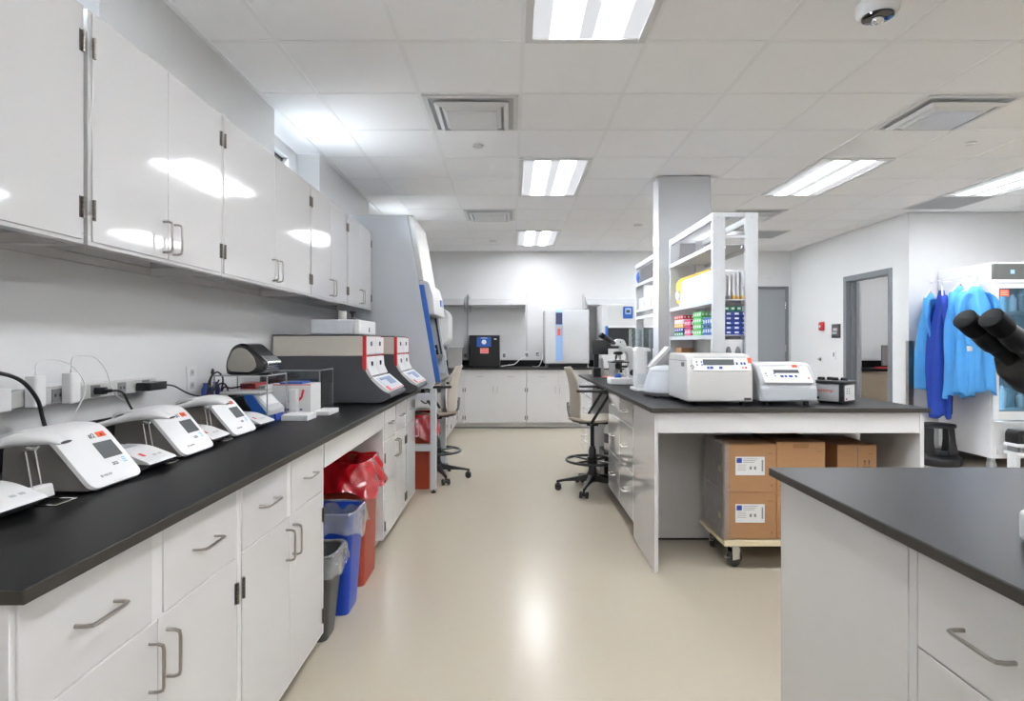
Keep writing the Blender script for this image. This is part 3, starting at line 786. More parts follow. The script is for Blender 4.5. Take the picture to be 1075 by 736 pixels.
cord('cable', [(-1.26, 0.95, 1.19), (-1.30, 1.20, 1.222), (-1.32, 1.45, 1.225), (-1.34, 1.60, 1.20), (-1.35, 1.68, 1.14), (-1.36, 1.715, 1.08), (-1.35, 1.72, 1.02), (-1.335, 1.70, 0.96), (-1.33, 1.68, 0.925)], 0.0055, 'rubber', 'thick black cable arching across the wall at the left edge')
cord('cable', [(-1.36, 1.25, 0.99), (-1.37, 1.42, 1.03), (-1.36, 1.52, 1.03), (-1.34, 1.60, 1.0), (-1.33, 1.65, 0.93)], 0.004, 'rubber', 'lower black cable behind analyzer 2 at the left edge')
t = thing('plug', 'black power plug in the raceway with its cable dropping behind the bench', 'power plug', (-1.45, 2.075, 1.12))
g = G(t); g.box(-1.457, -1.425, 2.062, 2.088, 1.115, 1.139); g.cyl((-1.425, 2.075, 1.127), (-1.405, 2.085, 1.127), 0.008, 0.006, 10); part('body', g, 'blk', t, bevel=0.003)
g = G(t); g.tube(spline([(-1.41, 2.083, 1.127), (-1.39, 2.11, 1.12), (-1.38, 2.13, 1.08), (-1.37, 2.15, 1.03), (-1.38, 2.18, 0.96), (-1.39, 2.19, 0.925)], 6), 0.004, 8); part('cable', g, 'rubber', t)
g = G(); g.prism(rpoly([(-1.455, 2.29, 0.004), (-1.40, 2.29, 0.01), (-1.40, 2.41, 0.01), (-1.455, 2.41, 0.004)]), 'z', 1.108, 1.14)
tag(part('power_brick', g, 'blk', bevel=0.004), 'black power brick plugged into the far end of the raceway', 'power adapter')
cord('cable', [(-1.42, 2.412, 1.124), (-1.41, 2.47, 1.115), (-1.40, 2.55, 1.08), (-1.39, 2.62, 1.06), (-1.38, 2.70, 1.055), (-1.38, 2.76, 1.09), (-1.385, 2.80, 1.12)], 0.0035, 'rubber', 'black cable sagging from the power brick toward the clear stand')
t = thing('wall_outlet', 'white outlet plate on the wall left of the clear acrylic stand', 'outlet', (XW, 2.79, 1.07))
g = G(t); g.box(XW + 0.0003, XW + 0.006, 2.745, 2.825, 1.065, 1.185); part('plate', g, 'plw', t, bevel=0.002)
for z in (1.095, 1.155):
    g = G(t); g.box(XW + 0.006, XW + 0.0075, 2.768, 2.802, z - 0.016, z + 0.016); q = part('socket', g, 'plg', t, bevel=0.001)
    g = G(t); g.box(XW + 0.0075, XW + 0.008, 2.777, 2.780, z - 0.006, z + 0.008); g.box(XW + 0.0075, XW + 0.008, 2.790, 2.793, z - 0.006, z + 0.008); part('slots', g, 'blk', q)

# --- clear stand with the black pod on top
t = thing('acrylic_stand', 'clear acrylic riser stand under the black oval instrument', 'riser stand', (-1.27, 2.9, BZ))
g = G(t); g.box(-1.40, -1.147, 2.78, 3.02, 1.137, 1.143); part('shelf', g, 'acryledge', t)
for (x, y) in ((-1.40, 2.78), (-1.152, 2.78), (-1.40, 3.015), (-1.152, 3.015)):
    g = G(t); g.box(x, x + 0.005, y, y + 0.005, BZ, 1.137); part('leg', g, 'acryledge', t)
t = thing('oval_instrument', 'black oval instrument with grey side panel on the clear stand', 'lab instrument', (-1.29, 2.9, 1.143))
pr = rpoly([(-1.352, 1.1435, 0.02), (-1.358, 1.20, 0.05), (-1.325, 1.283, 0.07), (-1.262, 1.298, 0.06), (-1.20, 1.24, 0.05), (-1.158, 1.20, 0.03), (-1.165, 1.165, 0.02), (-1.20, 1.1435, 0.02)], 7)
g = G(t); g.prism(pr, 'y', 2.80, 2.985); part('housing', g, 'blkg', t, bevel=0.012, seg=3)
c = Vector((-1.285, 1.215)); p2 = rpoly([(-1.338, 1.160, 0.03), (-1.344, 1.20, 0.04), (-1.315, 1.268, 0.06), (-1.265, 1.274, 0.06), (-1.218, 1.228, 0.05), (-1.205, 1.18, 0.04), (-1.235, 1.156, 0.03)], 7)
g = G(t); g.prism(p2, 'y', 2.793, 2.802); part('side_panel', g, 'pod', t, bevel=0.004, seg=3)
g = G(t); g.prism(rpoly([(-1.19, 1.236, 0.005), (-1.154, 1.203, 0.008), (-1.160, 1.178, 0.008), (-1.195, 1.200, 0.005)]), 'y', 2.815, 2.97); part('front_trim', g, 'chrome', t, bevel=0.003)
# --- blue instrument beneath
t = thing('blue_instrument', 'blue and black benchtop instrument with a white screen under the clear stand', 'lab instrument', (-1.22, 2.88, BZ))
g = G(t); g.prism(rpoly([(-1.37, BZ + 0.002), (-1.372, 1.03, 0.03), (-1.27, 1.044, 0.01), (-1.20, BZ + 0.002)]), 'y', 2.80, 2.985); part('rear_housing', g, 'blk', t, bevel=0.006)
g = G(t); g.prism(rpoly([(-1.2695, 1.046, 0.004), (-1.225, 1.048, 0.01), (-1.158, BZ + 0.05, 0.004), (-1.155, BZ + 0.001, 0.004), (-1.196, BZ + 0.001)]), 'y', 2.795, 2.99); part('front_housing', g, 'blue', t, bevel=0.004)
g = G(t); g.prism(rpoly([(-1.222, 1.046), (-1.212, 1.042, 0.004), (-1.146, BZ + 0.058, 0.004), (-1.146, BZ + 0.035, 0.004), (-1.158, BZ + 0.04)]), 'y', 2.80, 2.985); part('control_panel', g, 'lgrey', t, bevel=0.002)
g = G(t); g.prism([(-1.2085, 1.0395), (-1.2065, 1.0405), (-1.166, 0.9985), (-1.168, 0.9975)], 'y', 2.82, 2.965); part('display', g, 'plw', t)
g = G(t); g.prism([(-1.156, BZ + 0.034), (-1.147, BZ + 0.034), (-1.142, BZ + 0.002), (-1.156, BZ + 0.002)], 'y', 2.88, 2.97); part('key_pad', g, 'btnb', t)
t = thing('tray', 'white shallow tray lying on the blue instrument', 'tray', (-1.3, 2.9, 1.046))
g = G(t); g.box(-1.385, -1.19, 2.80, 2.96, 1.0485, 1.064); part('body', g, 'plg', t, bevel=0.006)
for i, (y, x) in enumerate(((2.815, -1.455), (2.90, -1.45))):
    g = G(); g.lathe([(0.018, 0), (0.020, 0.004), (0.020, 0.16), (0.012, 0.175), (0.012, 0.19), (0.0, 0.19)], c=(x, y, BZ), n=18)
    tag(part('wash_bottle', g, 'navy'), 'blue-violet bottle by the wall ' + ('nearer the outlet plate' if i == 0 else 'behind the clear stand'), 'bottle', 'blue-violet bottles at the wall')
for i, p in enumerate([
    [(-1.44, 2.78, 0.93), (-1.42, 2.79, 1.04), (-1.43, 2.81, 1.12), (-1.41, 2.83, 1.155), (-1.40, 2.87, 1.12), (-1.43, 2.90, 1.02), (-1.44, 2.93, 0.95)],
    [(-1.42, 2.80, 1.15), (-1.41, 2.79, 1.17), (-1.40, 2.775, 1.155), (-1.42, 2.77, 1.10), (-1.43, 2.77, 1.0), (-1.44, 2.78, 0.94)],
    [(-1.41, 2.83, 0.95), (-1.40, 2.84, 1.03), (-1.39, 2.86, 1.08), (-1.36, 2.88, 1.075), (-1.30, 2.95, 1.09), (-1.33, 3.0, 1.085)],
    [(-1.42, 2.75, 0.94), (-1.41, 2.77, 1.0), (-1.40, 2.79, 1.06), (-1.39, 2.82, 1.10), (-1.37, 2.84, 1.09), (-1.36, 2.86, 1.02)]]):
    cord('cable', p, 0.004, 'rubber', ['black cable looping up the left side of the clear stand', 'black cable hanging over the stand corner by the wall', 'black cable crossing under the clear shelf', 'black cable curling beside the blue-violet bottles'][i], group='tangled black cables at the clear stand')

# --- boxes right of the stand
def bx(name, x0, x1, y0, y1, z0, z1, m, label, cat='box', bevel=0.002, group=None):
    g = G(); g.box(x0, x1, y0, y1, z0, z1); return tag(part(name, g, m, bevel=bevel), label, cat, group)
t = thing('test_kit_box', 'large white test kit box with a red drawing on its side', 'box', (-1.15, 3.17, BZ))
g = G(t); g.box(-1.25, -1.052, 3.10, 3.262, BZ, 1.078); part('carton', g, 'paper', t, bevel=0.0015)
g = G(t); g.box(-1.25, -1.052, 3.0985, 3.0998, 1.0735, 1.078); g.box(-1.243, -1.20, 3.0985, 3.0998, 0.975, 0.979); part('red_band', g, 'btnr', t)
g = G(t); g.tube(spline([(-1.09, 3.099, 1.05), (-1.095, 3.099, 1.03), (-1.10, 3.099, 1.01), (-1.115, 3.099, 0.995)], 4), 0.006, 8); g.lathe([(0.0, -0.010), (0.010, 0), (0.0, 0.010)], c=(-1.12, 3.1, 0.988), n=12); g.box(-1.18, -1.12, 3.0985, 3.0998, 0.986, 0.989); part('red_drawing', g, 'red', t)
g = G(t)
for q in range(9): g.box(-1.243 + q * 0.017, -1.232 + q * 0.017, 3.0985, 3.0998, 0.938 + (q % 3) * 0.002, 0.950 + (q % 2) * 0.003)
part('blue_print', g, 'navy', t)
bx('flat_box', -1.22, -1.10, 3.11, 3.24, 1.0785, 1.088, 'blue', 'flat blue packet on top of the large white test kit box', 'packet')
bx('flat_box', -1.30, -1.262, 3.03, 3.25, BZ, 1.075, 'paper', 'narrow upright white box between the clear stand and test kit box')
bx('flat_box', -1.375, -1.16, 3.05, 3.095, 1.0785, 1.096, 'red', 'flat red and white packet behind the clear stand', 'packet') if False else None
bx('reagent_box', -1.40, -1.32, 3.05, 3.2, BZ, 1.085, 'redd', 'red box behind the clear stand near the wall')
bx('reagent_box', -1.145, -1.108, 3.04, 3.085, BZ, 1.055, 'paper', 'slim upright white box standing in front of the test kit box')
bx('card_tray', -1.125, -0.995, 2.885, 3.02, BZ, 0.942, 'plw', 'low white tray at the right of the blue instrument')
bx('card_tray', -1.04, -0.955, 3.10, 3.27, BZ, 0.938, 'plw', 'low white tray before the clear acrylic box')
g = G(); g.box(-1.16, -1.148, 3.30, 3.345, 0.92, 1.0)
tag(part('blue_bottle', g, 'blue', bevel=0.004), 'small blue tube inside the clear acrylic box', 'tube')
t = thing('acrylic_box', 'clear acrylic box with a tinted top beside the nearer modular analyzer', 'acrylic box', (-1.23, 3.41, BZ))
g = G(t); a = 0.005
g.box(-1.40, -1.065, 3.29, 3.295, BZ, 1.137); g.box(-1.40, -1.065, 3.525, 3.53, BZ, 1.137); g.box(-1.40, -1.395, 3.295, 3.525, BZ, 1.137); g.box(-1.07, -1.065, 3.295, 3.525, BZ, 1.137)
part('walls', g, 'acryl', t)
g = G(t); g.box(-1.40, -1.065, 3.29, 3.53, 1.138, 1.146); part('lid', g, 'acryledge', t)
for (x, y) in ((-1.070, 3.289), (-1.070, 3.525), (-1.40, 3.289)):
    g = G(t); g.box(x, x + 0.006, y, y + 0.006, BZ, 1.1375); part('corner_edge', g, 'acryledge', t)
g = G(t); g.box(-1.40, -1.066, 3.5205, 3.5245, 1.06, 1.136); part('tinted_strip', g, 'tintac', t)
g = G(t); g.prism([(-1.098, 1.098), (-1.072, 1.098), (-1.080, 1.062)], 'y', 3.520, 3.524); part('corner_label', g, 'plw', t)

# --- modular grey and beige instruments
def modular(y0, dx, label, W=0.515):
    t = thing('modular_analyzer', label, 'lab analyzer', (-1.1 + dx, y0 + W / 2, BZ), 0, 'large grey and beige modular analyzers')
    o = lambda p: [(a[0] + dx, a[1]) + tuple(a[2:]) for a in p]
    y1 = y0 + W; ZT, ZM = 1.338, 1.212
    prof = rpoly(o([(-1.485 - dx, BZ + 0.006), (-1.485 - dx, ZM), (-0.925, ZM), (-0.925, 1.15, 0.02), (-0.885, 1.075, 0.06), (-0.80, 0.995, 0.05), (-0.752, 0.975, 0.008), (-0.752, 0.955, 0.01), (-0.80, 0.925, 0.02), (-0.85, BZ + 0.006, 0.02)]), 6)
    g = G(t); g.prism(prof, 'y', y0, y1); part('lower_housing', g, 'dgrey', t, bevel=0.003)
    g = G(t); g.box(-1.485, -0.925 + dx, y0, y1, ZM + 0.0005, ZT); part('upper_housing', g, 'beige', t, bevel=0.003)
    g = G(t); g.box(-1.487, -0.923 + dx, y0 - 0.002, y1 + 0.002, ZT + 0.0003, ZT + 0.009); part('top_plate', g, 'dgrey', t, bevel=0.002)
    g = G(t)
    for (ya) in (y0, y1 - 0.012): g.box(-0.927 + dx, -0.905 + dx, ya, ya + 0.012, 1.125, ZT)
    g.box(-0.927 + dx, -0.912 + dx, y0 + 0.012, y1 - 0.012, ZM - 0.004, ZM + 0.004)
    part('red_trim', g, 'red', t)
    n = 2
    for r_, (z0, z1) in enumerate(((1.08, ZM - 0.006), (ZM + 0.006, ZT - 0.004))):
        for c in range(n):
            a = y0 + 0.014 + (W - 0.028) * c / n; b = y0 + 0.014 + (W - 0.028) * (c + 1) / n - 0.003
            g = G(t)
            if r_ == 1: g.box(-0.926 + dx, -0.903 + dx, a, b, z0, z1)
            else: g.prism(o([(-0.926, z1), (-0.903, z1), (-0.896, 1.14), (-0.872, 1.088), (-0.893, 1.075), (-0.926, 1.14)]), 'y', a, b)
            m = part('module_door', g, 'plw', t, bevel=0.004)
            g = G(t); g.lathe([(0.0, -0.003), (0.008, 0.0), (0.0, 0.003)], n=12) if False else None
            g.prism(rpoly([(a + 0.095, z1 - 0.030, 0.01), (a + 0.135, z1 - 0.030, 0.01), (a + 0.135, z1 - 0.060, 0.01), (a + 0.095, z1 - 0.060, 0.01)]), 'x', -0.9045 + dx, (-0.9005 if r_ else -0.8955) + dx)
            part('window', g, 'blkg', m)
    # tilted touch panel
    def on(s, y, h): # s 0 top..1 bottom of the slope
        ax, az, bx_, bz = -0.868 + dx, 1.078, -0.758 + dx, 0.985
        nx, nz = (az - bz), (bx_ - ax); l = math.hypot(nx, nz)
        return (ax + (bx_ - ax) * s + nx / l * h, y, az + (bz - az) * s + nz / l * h)
    def slab(g, s0, s1, ya, yb, h0, h1):
        g.add([on(s0, ya, h0), on(s1, ya, h0), on(s1, yb, h0), on(s0, yb, h0), on(s0, ya, h1), on(s1, ya, h1), on(s1, yb, h1), on(s0, yb, h1)],
              [(0, 1, 2, 3), (7, 6, 5, 4), (0, 4, 5, 1), (1, 5, 6, 2), (2, 6, 7, 3), (3, 7, 4, 0)])
    g = G(t); slab(g, 0.0, 0.96, y0 + 0.006, y1 - 0.006, -0.03, 0.004); part('front_panel', g, 'plw', t, bevel=0.004)
    g = G(t); slab(g, 0.10, 0.84, y0 + 0.05, y1 - 0.06, 0.0035, 0.006); part('picture_label', g, 'hood', t)
    g = G(t); slab(g, 0.16, 0.30, y0 + 0.10, y1 - 0.10, 0.0055, 0.0075); slab(g, 0.30, 0.62, y0 + 0.24, y1 - 0.10, 0.0055, 0.0072); part('picture', g, 'steelblue', t)
    g = G(t); slab(g, 0.66, 0.93, y0 + 0.03, y0 + 0.10, 0.0062, 0.0075); slab(g, 0.89, 0.93, y0 + 0.10, y1 - 0.05, 0.0062, 0.0075); part('red_print', g, 'btnr', t)
    for (x) in (-1.40, -0.90 + dx):
        g = G(t); g.box(x, x + 0.03, y0 + 0.03, y0 + 0.06, BZ, BZ + 0.0065); g.box(x, x + 0.03, y1 - 0.06, y1 - 0.03, BZ, BZ + 0.0065); part('foot', g, 'rubber', t)
modular(3.68, 0.0, 'nearer grey and beige modular analyzer, with a grey box printer on top')
modular(4.36, 0.06, 'second grey and beige modular analyzer at the far end of the left bench', 0.50)
t = thing('document_printer', 'light grey box-shaped printer on top of the nearer modular analyzer', 'printer', (-1.1, 3.9, 1.348))
g = G(t); g.box(-1.26, -0.99, 3.70, 4.14, 1.3475, 1.442); part('body', g, 'hood', t, bevel=0.008)
g = G(t); g.box(-0.989, -0.950, 3.702, 4.138, 1.3475, 1.441); part('front_panel', g, 'plw', t, bevel=0.008)
g = G(t); g.box(-0.950, -0.947, 3.94, 3.952, 1.365, 1.395); part('slot', g, 'blk', t)
g = G(); g.lathe([(0.024, 0), (0.026, 0.004), (0.026, 0.052), (0.022, 0.056), (0.0, 0.056)], c=(-1.085, 3.80, 1.4425), n=20)
tag(part('small_jar', g, 'plg'), 'small pale cup standing on the grey box printer', 'cup')
t = thing('spool', 'small black knobbed spool beside the pale cup on the printer', 'spool', (-1.02, 3.82, 1.4425))
g = G(t); g.lathe([(0.026, 0), (0.026, 0.010), (0.012, 0.014), (0.012, 0.04), (0.022, 0.044), (0.022, 0.055), (0, 0.055)], c=(-1.025, 3.82, 1.4425), n=18); part('body', g, 'blk', t)

# ------------------------------------------------------------------ waste bins in the knee space
def bin_(name, label, cat, x0, x1, y0, y1, h, m, tx, group, taper=0.035):
    t = thing(name, label, cat, ((x0 + x1) / 2, (y0 + y1) / 2, 0), 0, group)
    def rr(x0, x1, y0, y1, z, r=0.035):
        p = rpoly([(x0, y0, r), (x1, y0, r), (x1, y1, r), (x0, y1, r)], 5); return [(a, b, z) for a, b in p]
    e = taper
    g = G(t); g.loft([rr(x0 + e, x1 - e, y0 + e, y1 - e, 0.0), rr(x0, x1, y0, y1, h), rr(x0 + 0.006, x1 - 0.006, y0 + 0.006, y1 - 0.006, h), rr(x0 + e + 0.004, x1 - e - 0.004, y0 + e + 0.004, y1 - e - 0.004, 0.012)])
    part('body', g, m, t, bevel=0.0)
    g = G(t); g.loft([rr(x0 - 0.006, x1 + 0.006, y0 - 0.006, y1 + 0.006, h - 0.022), rr(x0 - 0.007, x1 + 0.007, y0 - 0.007, y1 + 0.007, h + 0.002), rr(x0 + 0.002, x1 - 0.002, y0 + 0.002, y1 - 0.002, h + 0.004), rr(x0 + 0.002, x1 - 0.002, y0 + 0.002, y1 - 0.002, h - 0.02)], cap=False)
    part('rim', g, m, t)
    return t
def liner(t, x0, x1, y0, y1, h, drop, m, amp=0.008, rise=0.03, seed=1, inner=0.12, flare=0.0):
    rnd = random.Random(seed); n = 72
    ph = [rnd.uniform(0, 6.28) for _ in range(8)]
    base = []
    P = rpoly([(x0, y0, 0.04), (x1, y0, 0.04), (x1, y1, 0.04), (x0, y1, 0.04)], 5); P.append(P[0])
    L_ = [0]
    for i in range(1, len(P)): L_.append(L_[-1] + math.hypot(P[i][0] - P[i - 1][0], P[i][1] - P[i - 1][1]))
    cx, cy = (x0 + x1) / 2, (y0 + y1) / 2
    for k in range(n):
        s_ = L_[-1] * k / n
        for i in range(1, len(L_)):
            if s_ <= L_[i]:
                u = (s_ - L_[i - 1]) / max(1e-6, L_[i] - L_[i - 1]); base.append((P[i - 1][0] + (P[i][0] - P[i - 1][0]) * u, P[i - 1][1] + (P[i][1] - P[i - 1][1]) * u)); break
    rows = [(-0.02, -inner), (-0.012, -0.03), (-0.004, rise * 0.6), (0.004, rise), (0.012, rise * 0.5), (0.016, -0.01)] + [(0.016 + flare * q / 6 + 0.002 * q, -0.01 - drop * q / 6) for q in range(1, 7)]
    rings = []
    for ri, (off, dz) in enumerate(rows):
        ring = []
        for k, (bx_, by) in enumerate(base):
            a = math.atan2(by - cy, bx_ - cx); d = Vector((bx_ - cx, by - cy)).normalized()
            w = amp * (math.sin(9 * a + ph[0] + ri * 0.5) + 0.7 * math.sin(17 * a + ph[1] - ri * 0.9) + 0.6 * math.sin(31 * a + ph[2] + ri * 1.7)) * (0.25 + 0.75 * min(1, abs(ri - 3) / 4))
            zz = dz + (0.5 * amp * math.sin(7 * a + ph[3]) + 0.6 * amp * math.sin(13 * a + ph[4] + ri)) * (1 if ri > 3 else 0.6)
            if ri == len(rows) - 1: zz += 0.02 * math.sin(5 * a + ph[5]) + 0.012 * math.sin(11 * a + ph[6])
            o_ = off + w + (abs(w) * 0.5 if ri > 4 else 0)
            if ri > 4: o_ = max(o_, 0.010 - 0.001 * 0)
            ring.append((bx_ + d.x * o_, by + d.y * o_, h + zz))
        rings.append(ring)
    g = G(t); g.loft(rings, cap=False)
    return part('liner', g, m, t, smooth=180, subd=1)
BN = 'waste bins in the knee space of the left bench'
t = bin_('waste_bin', 'dark grey waste bin, nearest of the three under the left bench', 'waste bin', -1.12, -0.768, 2.52, 2.735, 0.378, 'bingrey', 0, BN)
liner(t, -1.12, -0.768, 2.52, 2.735, 0.378, 0.06, 'liner', 0.004, 0.012, 3)
t = bin_('recycling_bin', 'blue recycling bin with a clear liner, middle of the three bins', 'waste bin', -1.13, -0.748, 2.775, 3.025, 0.485, 'binblue', 0, BN, 0.03)
liner(t, -1.13, -0.748, 2.775, 3.025, 0.485, 0.085, 'liner', 0.004, 0.012, 5)
t = bin_('biohazard_bin', 'tall orange-red bin with a red bag, farthest of the three bins', 'waste bin', -1.16, -0.775, 3.125, 3.44, 0.645, 'binred', 0, BN, 0.012)
liner(t, -1.16, -0.775, 3.125, 3.44, 0.645, 0.13, 'bagred', 0.009, 0.02, 8, 0.1, 0.035)
def biohaz(t, x, y, z, s):
    g = G(t)
    for k in range(3):
        a = rad(90 + 120 * k); g.ring((x, y + s * 0.42 * math.cos(a), z + s * 0.42 * math.sin(a)), s * 0.36, s * 0.07, 18, 5, ax='x')
    g.ring((x, y, z), s * 0.42, s * 0.05, 18, 5, ax='x'); return part('biohazard_symbol', g, 'orange', t)
biohaz(t, -0.779, 3.30, 0.46, 0.04)
t = bin_('biohazard_bin', 'orange-red bin with a red bag behind the stand of the tall hood', 'waste bin', -1.10, -0.72, 5.22, 5.58, 0.64, 'binred', 0, 'red bag bins', 0.01)
liner(t, -1.10, -0.72, 5.22, 5.58, 0.64, 0.17, 'bagred', 0.009, 0.02, 12, 0.1, 0.03)
# ------------------------------------------------------------------ tall safety hood on its stand
HY0, HY1 = 5.085, 5.90
t = thing('safety_hood', 'tall pale grey biosafety cabinet with a blue front edge, on an open stand', 'safety cabinet', (-1.1, (HY0 + HY1) / 2, 0))
def slope_x(z, off=0.0): return -0.900 + (2.395 - z) * (0.243 / 1.428) + off
side = [(-1.485, 0.90), (-1.485, 2.395), (slope_x(2.395), 2.395), (slope_x(0.955), 0.955), (slope_x(0.955) - 0.03, 0.90)]
for y in (HY0, HY1 - 0.03):
    g = G(t); g.prism(side, 'y', y, y + 0.03); part('side_panel', g, 'hood', t, bevel=0.003)
g = G(t); g.box(-1.484, -1.44, HY0 + 0.031, HY1 - 0.031, 0.93, 2.39); part('back_panel', g, 'hood', t)
g = G(t); g.prism([(-1.439, 1.80), (-1.439, 2.39), (slope_x(2.39) - 0.003, 2.39), (slope_x(1.80) - 0.003, 1.80)], 'y', HY0 + 0.031, HY1 - 0.031); part('top_housing', g, 'hood', t)
g = G(t); g.prism([(slope_x(2.395) + 0.002, 2.395), (slope_x(2.395) + 0.048, 2.395), (slope_x(1.835) + 0.048, 1.835), (slope_x(1.835) + 0.002, 1.835)], 'y', HY0 + 0.012, HY1 - 0.006); part('upper_front_panel', g, 'hoodw', t, bevel=0.006)
g = G(t); g.prism([(slope_x(2.30) + 0.0483, 2.30), (slope_x(2.30) + 0.0500, 2.30), (slope_x(1.90) + 0.0500, 1.90), (slope_x(1.90) + 0.0483, 1.90)], 'y', HY0 + 0.004 + 0.03, HY0 + 0.06)
part('front_seam', g, 'lgrey', t)
g = G(t); g.prism([(slope_x(1.796) + 0.001, 1.796), (slope_x(1.796) + 0.045, 1.796), (slope_x(0.955) + 0.045, 0.957), (slope_x(0.955) + 0.001, 0.957)], 'y', HY0 - 0.002, HY0 + 0.028); part('blue_trim', g, 'hoodblue', t, bevel=0.003, label='blue front edge')
g = G(t); g.prism([(slope_x(1.796) + 0.002, 1.796), (slope_x(1.796) + 0.03, 1.796), (slope_x(0.955) + 0.03, 0.957), (slope_x(0.955) + 0.002, 0.957)], 'y', HY1 - 0.028, HY1 + 0.002); part('side_trim', g, 'hood', t, bevel=0.003)
g = G(t); g.prism(rpoly([(slope_x(1.83) + 0.002, 1.83), (slope_x(1.83) + 0.085, 1.83, 0.03), (slope_x(1.83) + 0.125, 1.70, 0.02), (slope_x(1.83) + 0.14, 1.54, 0.015), (slope_x(1.54) + 0.002, 1.54)]), 'y', HY0 + 0.03, HY1 - 0.03)
part('control_housing', g, 'hoodw', t, bevel=0.004)
X_ = slope_x(1.83) + 0.130
g = G(t); g.T = None; g.prism([(X_ - 0.004, 1.70), (X_ + 0.0015, 1.70), (X_ + 0.007, 1.64), (X_ + 0.001, 1.64)], 'y', HY1 - 0.30, HY1 - 0.14); part('control_screen', g, 'blue', t)
g = G(t); g.box(-1.439, slope_x(0.96) - 0.002, HY0 + 0.031, HY1 - 0.031, 0.93, 0.99); g.prism(rpoly([(slope_x(0.96) - 0.02, 0.93), (slope_x(0.96) + 0.04, 0.935, 0.02), (slope_x(0.96) + 0.045, 0.975, 0.02), (slope_x(0.96) - 0.02, 0.995)]), 'y', HY0 + 0.031, HY1 - 0.031)
part('work_surface', g, 'steel', t, bevel=0.003)
g = G(t); g.prism([(slope_x(1.56) - 0.005, 1.56), (slope_x(1.56) + 0.001, 1.56), (slope_x(1.16) + 0.001, 1.16), (slope_x(1.16) - 0.005, 1.16)], 'y', HY0 + 0.035, HY1 - 0.035); part('sash', g, 'sash', t)
g = G(t); g.prism([(slope_x(1.185) + 0.0012, 1.185), (slope_x(1.185) + 0.012, 1.185), (slope_x(1.155) + 0.012, 1.155), (slope_x(1.155) + 0.0012, 1.155)], 'y', HY0 + 0.032, HY1 - 0.032)
for y in (HY0 + 0.032, HY1 - 0.045): g.prism([(slope_x(1.56) + 0.0012, 1.56), (slope_x(1.56) + 0.010, 1.56), (slope_x(1.16) + 0.010, 1.16), (slope_x(1.16) + 0.0012, 1.16)], 'y', y, y + 0.013)
part('sash_frame', g, 'blk', t)
for (x, y, w) in ((-0.70, HY0 + 0.005, 0), (-1.44, HY0 + 0.005, 0), (-0.70, HY1 - 0.06, 0), (-1.44, HY1 - 0.06, 0)):
    g = G(t); g.box(x, x + 0.05, y, y + 0.055, 0.03, 0.899); q = part('leg', g, 'hood', t, bevel=0.003)
    g = G(t); g.lathe([(0.022, 0), (0.022, 0.012), (0.008, 0.016), (0.008, 0.03), (0, 0.03)], c=(x + 0.025, y + 0.0275, 0), n=14); part('foot', g, 'blk', q)
for y in (HY0 + 0.012, HY1 - 0.052):
    g = G(t); g.box(-1.389, -0.701, y, y + 0.04, 0.36, 0.42); part('crossbar', g, 'hood', t, bevel=0.002)
    g = G(t); g.box(-1.389, -0.701, y, y + 0.04, 0.80, 0.86); part('crossbar', g, 'hood', t, bevel=0.002)
g = G(t); g.box(-1.43, -1.40, HY0 + 0.061, HY1 - 0.061, 0.36, 0.42); part('crossbar', g, 'hood', t, bevel=0.002)
t = thing('monitor', 'black monitor standing inside the tall safety hood', 'monitor', (-0.95, 5.6, 0.99))
g = G(t); g.box(-0.96, -0.93, 5.40, 5.78, 1.06, 1.32); part('screen', g, 'blkg', t, bevel=0.004)
g = G(t); g.box(-0.99, -0.95, 5.56, 5.62, 1.0, 1.2); g.box(-1.04, -0.88, 5.50, 5.68, 0.9915, 1.002); part('stand', g, 'blk', t, bevel=0.003)
t = thing('power_strip', 'black box hanging under the work surface of the tall hood', 'power supply', (-0.95, 5.3, 0.80))
g = G(t); g.box(-1.05, -0.76, 5.16, 5.22, 0.82, 0.895); part('body', g, 'blk', t, bevel=0.006)
g = G(t); g.tube(spline([(-0.80, 5.19, 0.82), (-0.78, 5.17, 0.78), (-0.74, 5.17, 0.77), (-0.73, 5.18, 0.82), (-0.72, 5.20, 0.89)], 6), 0.006, 8); part('cable', g, 'blk', t)

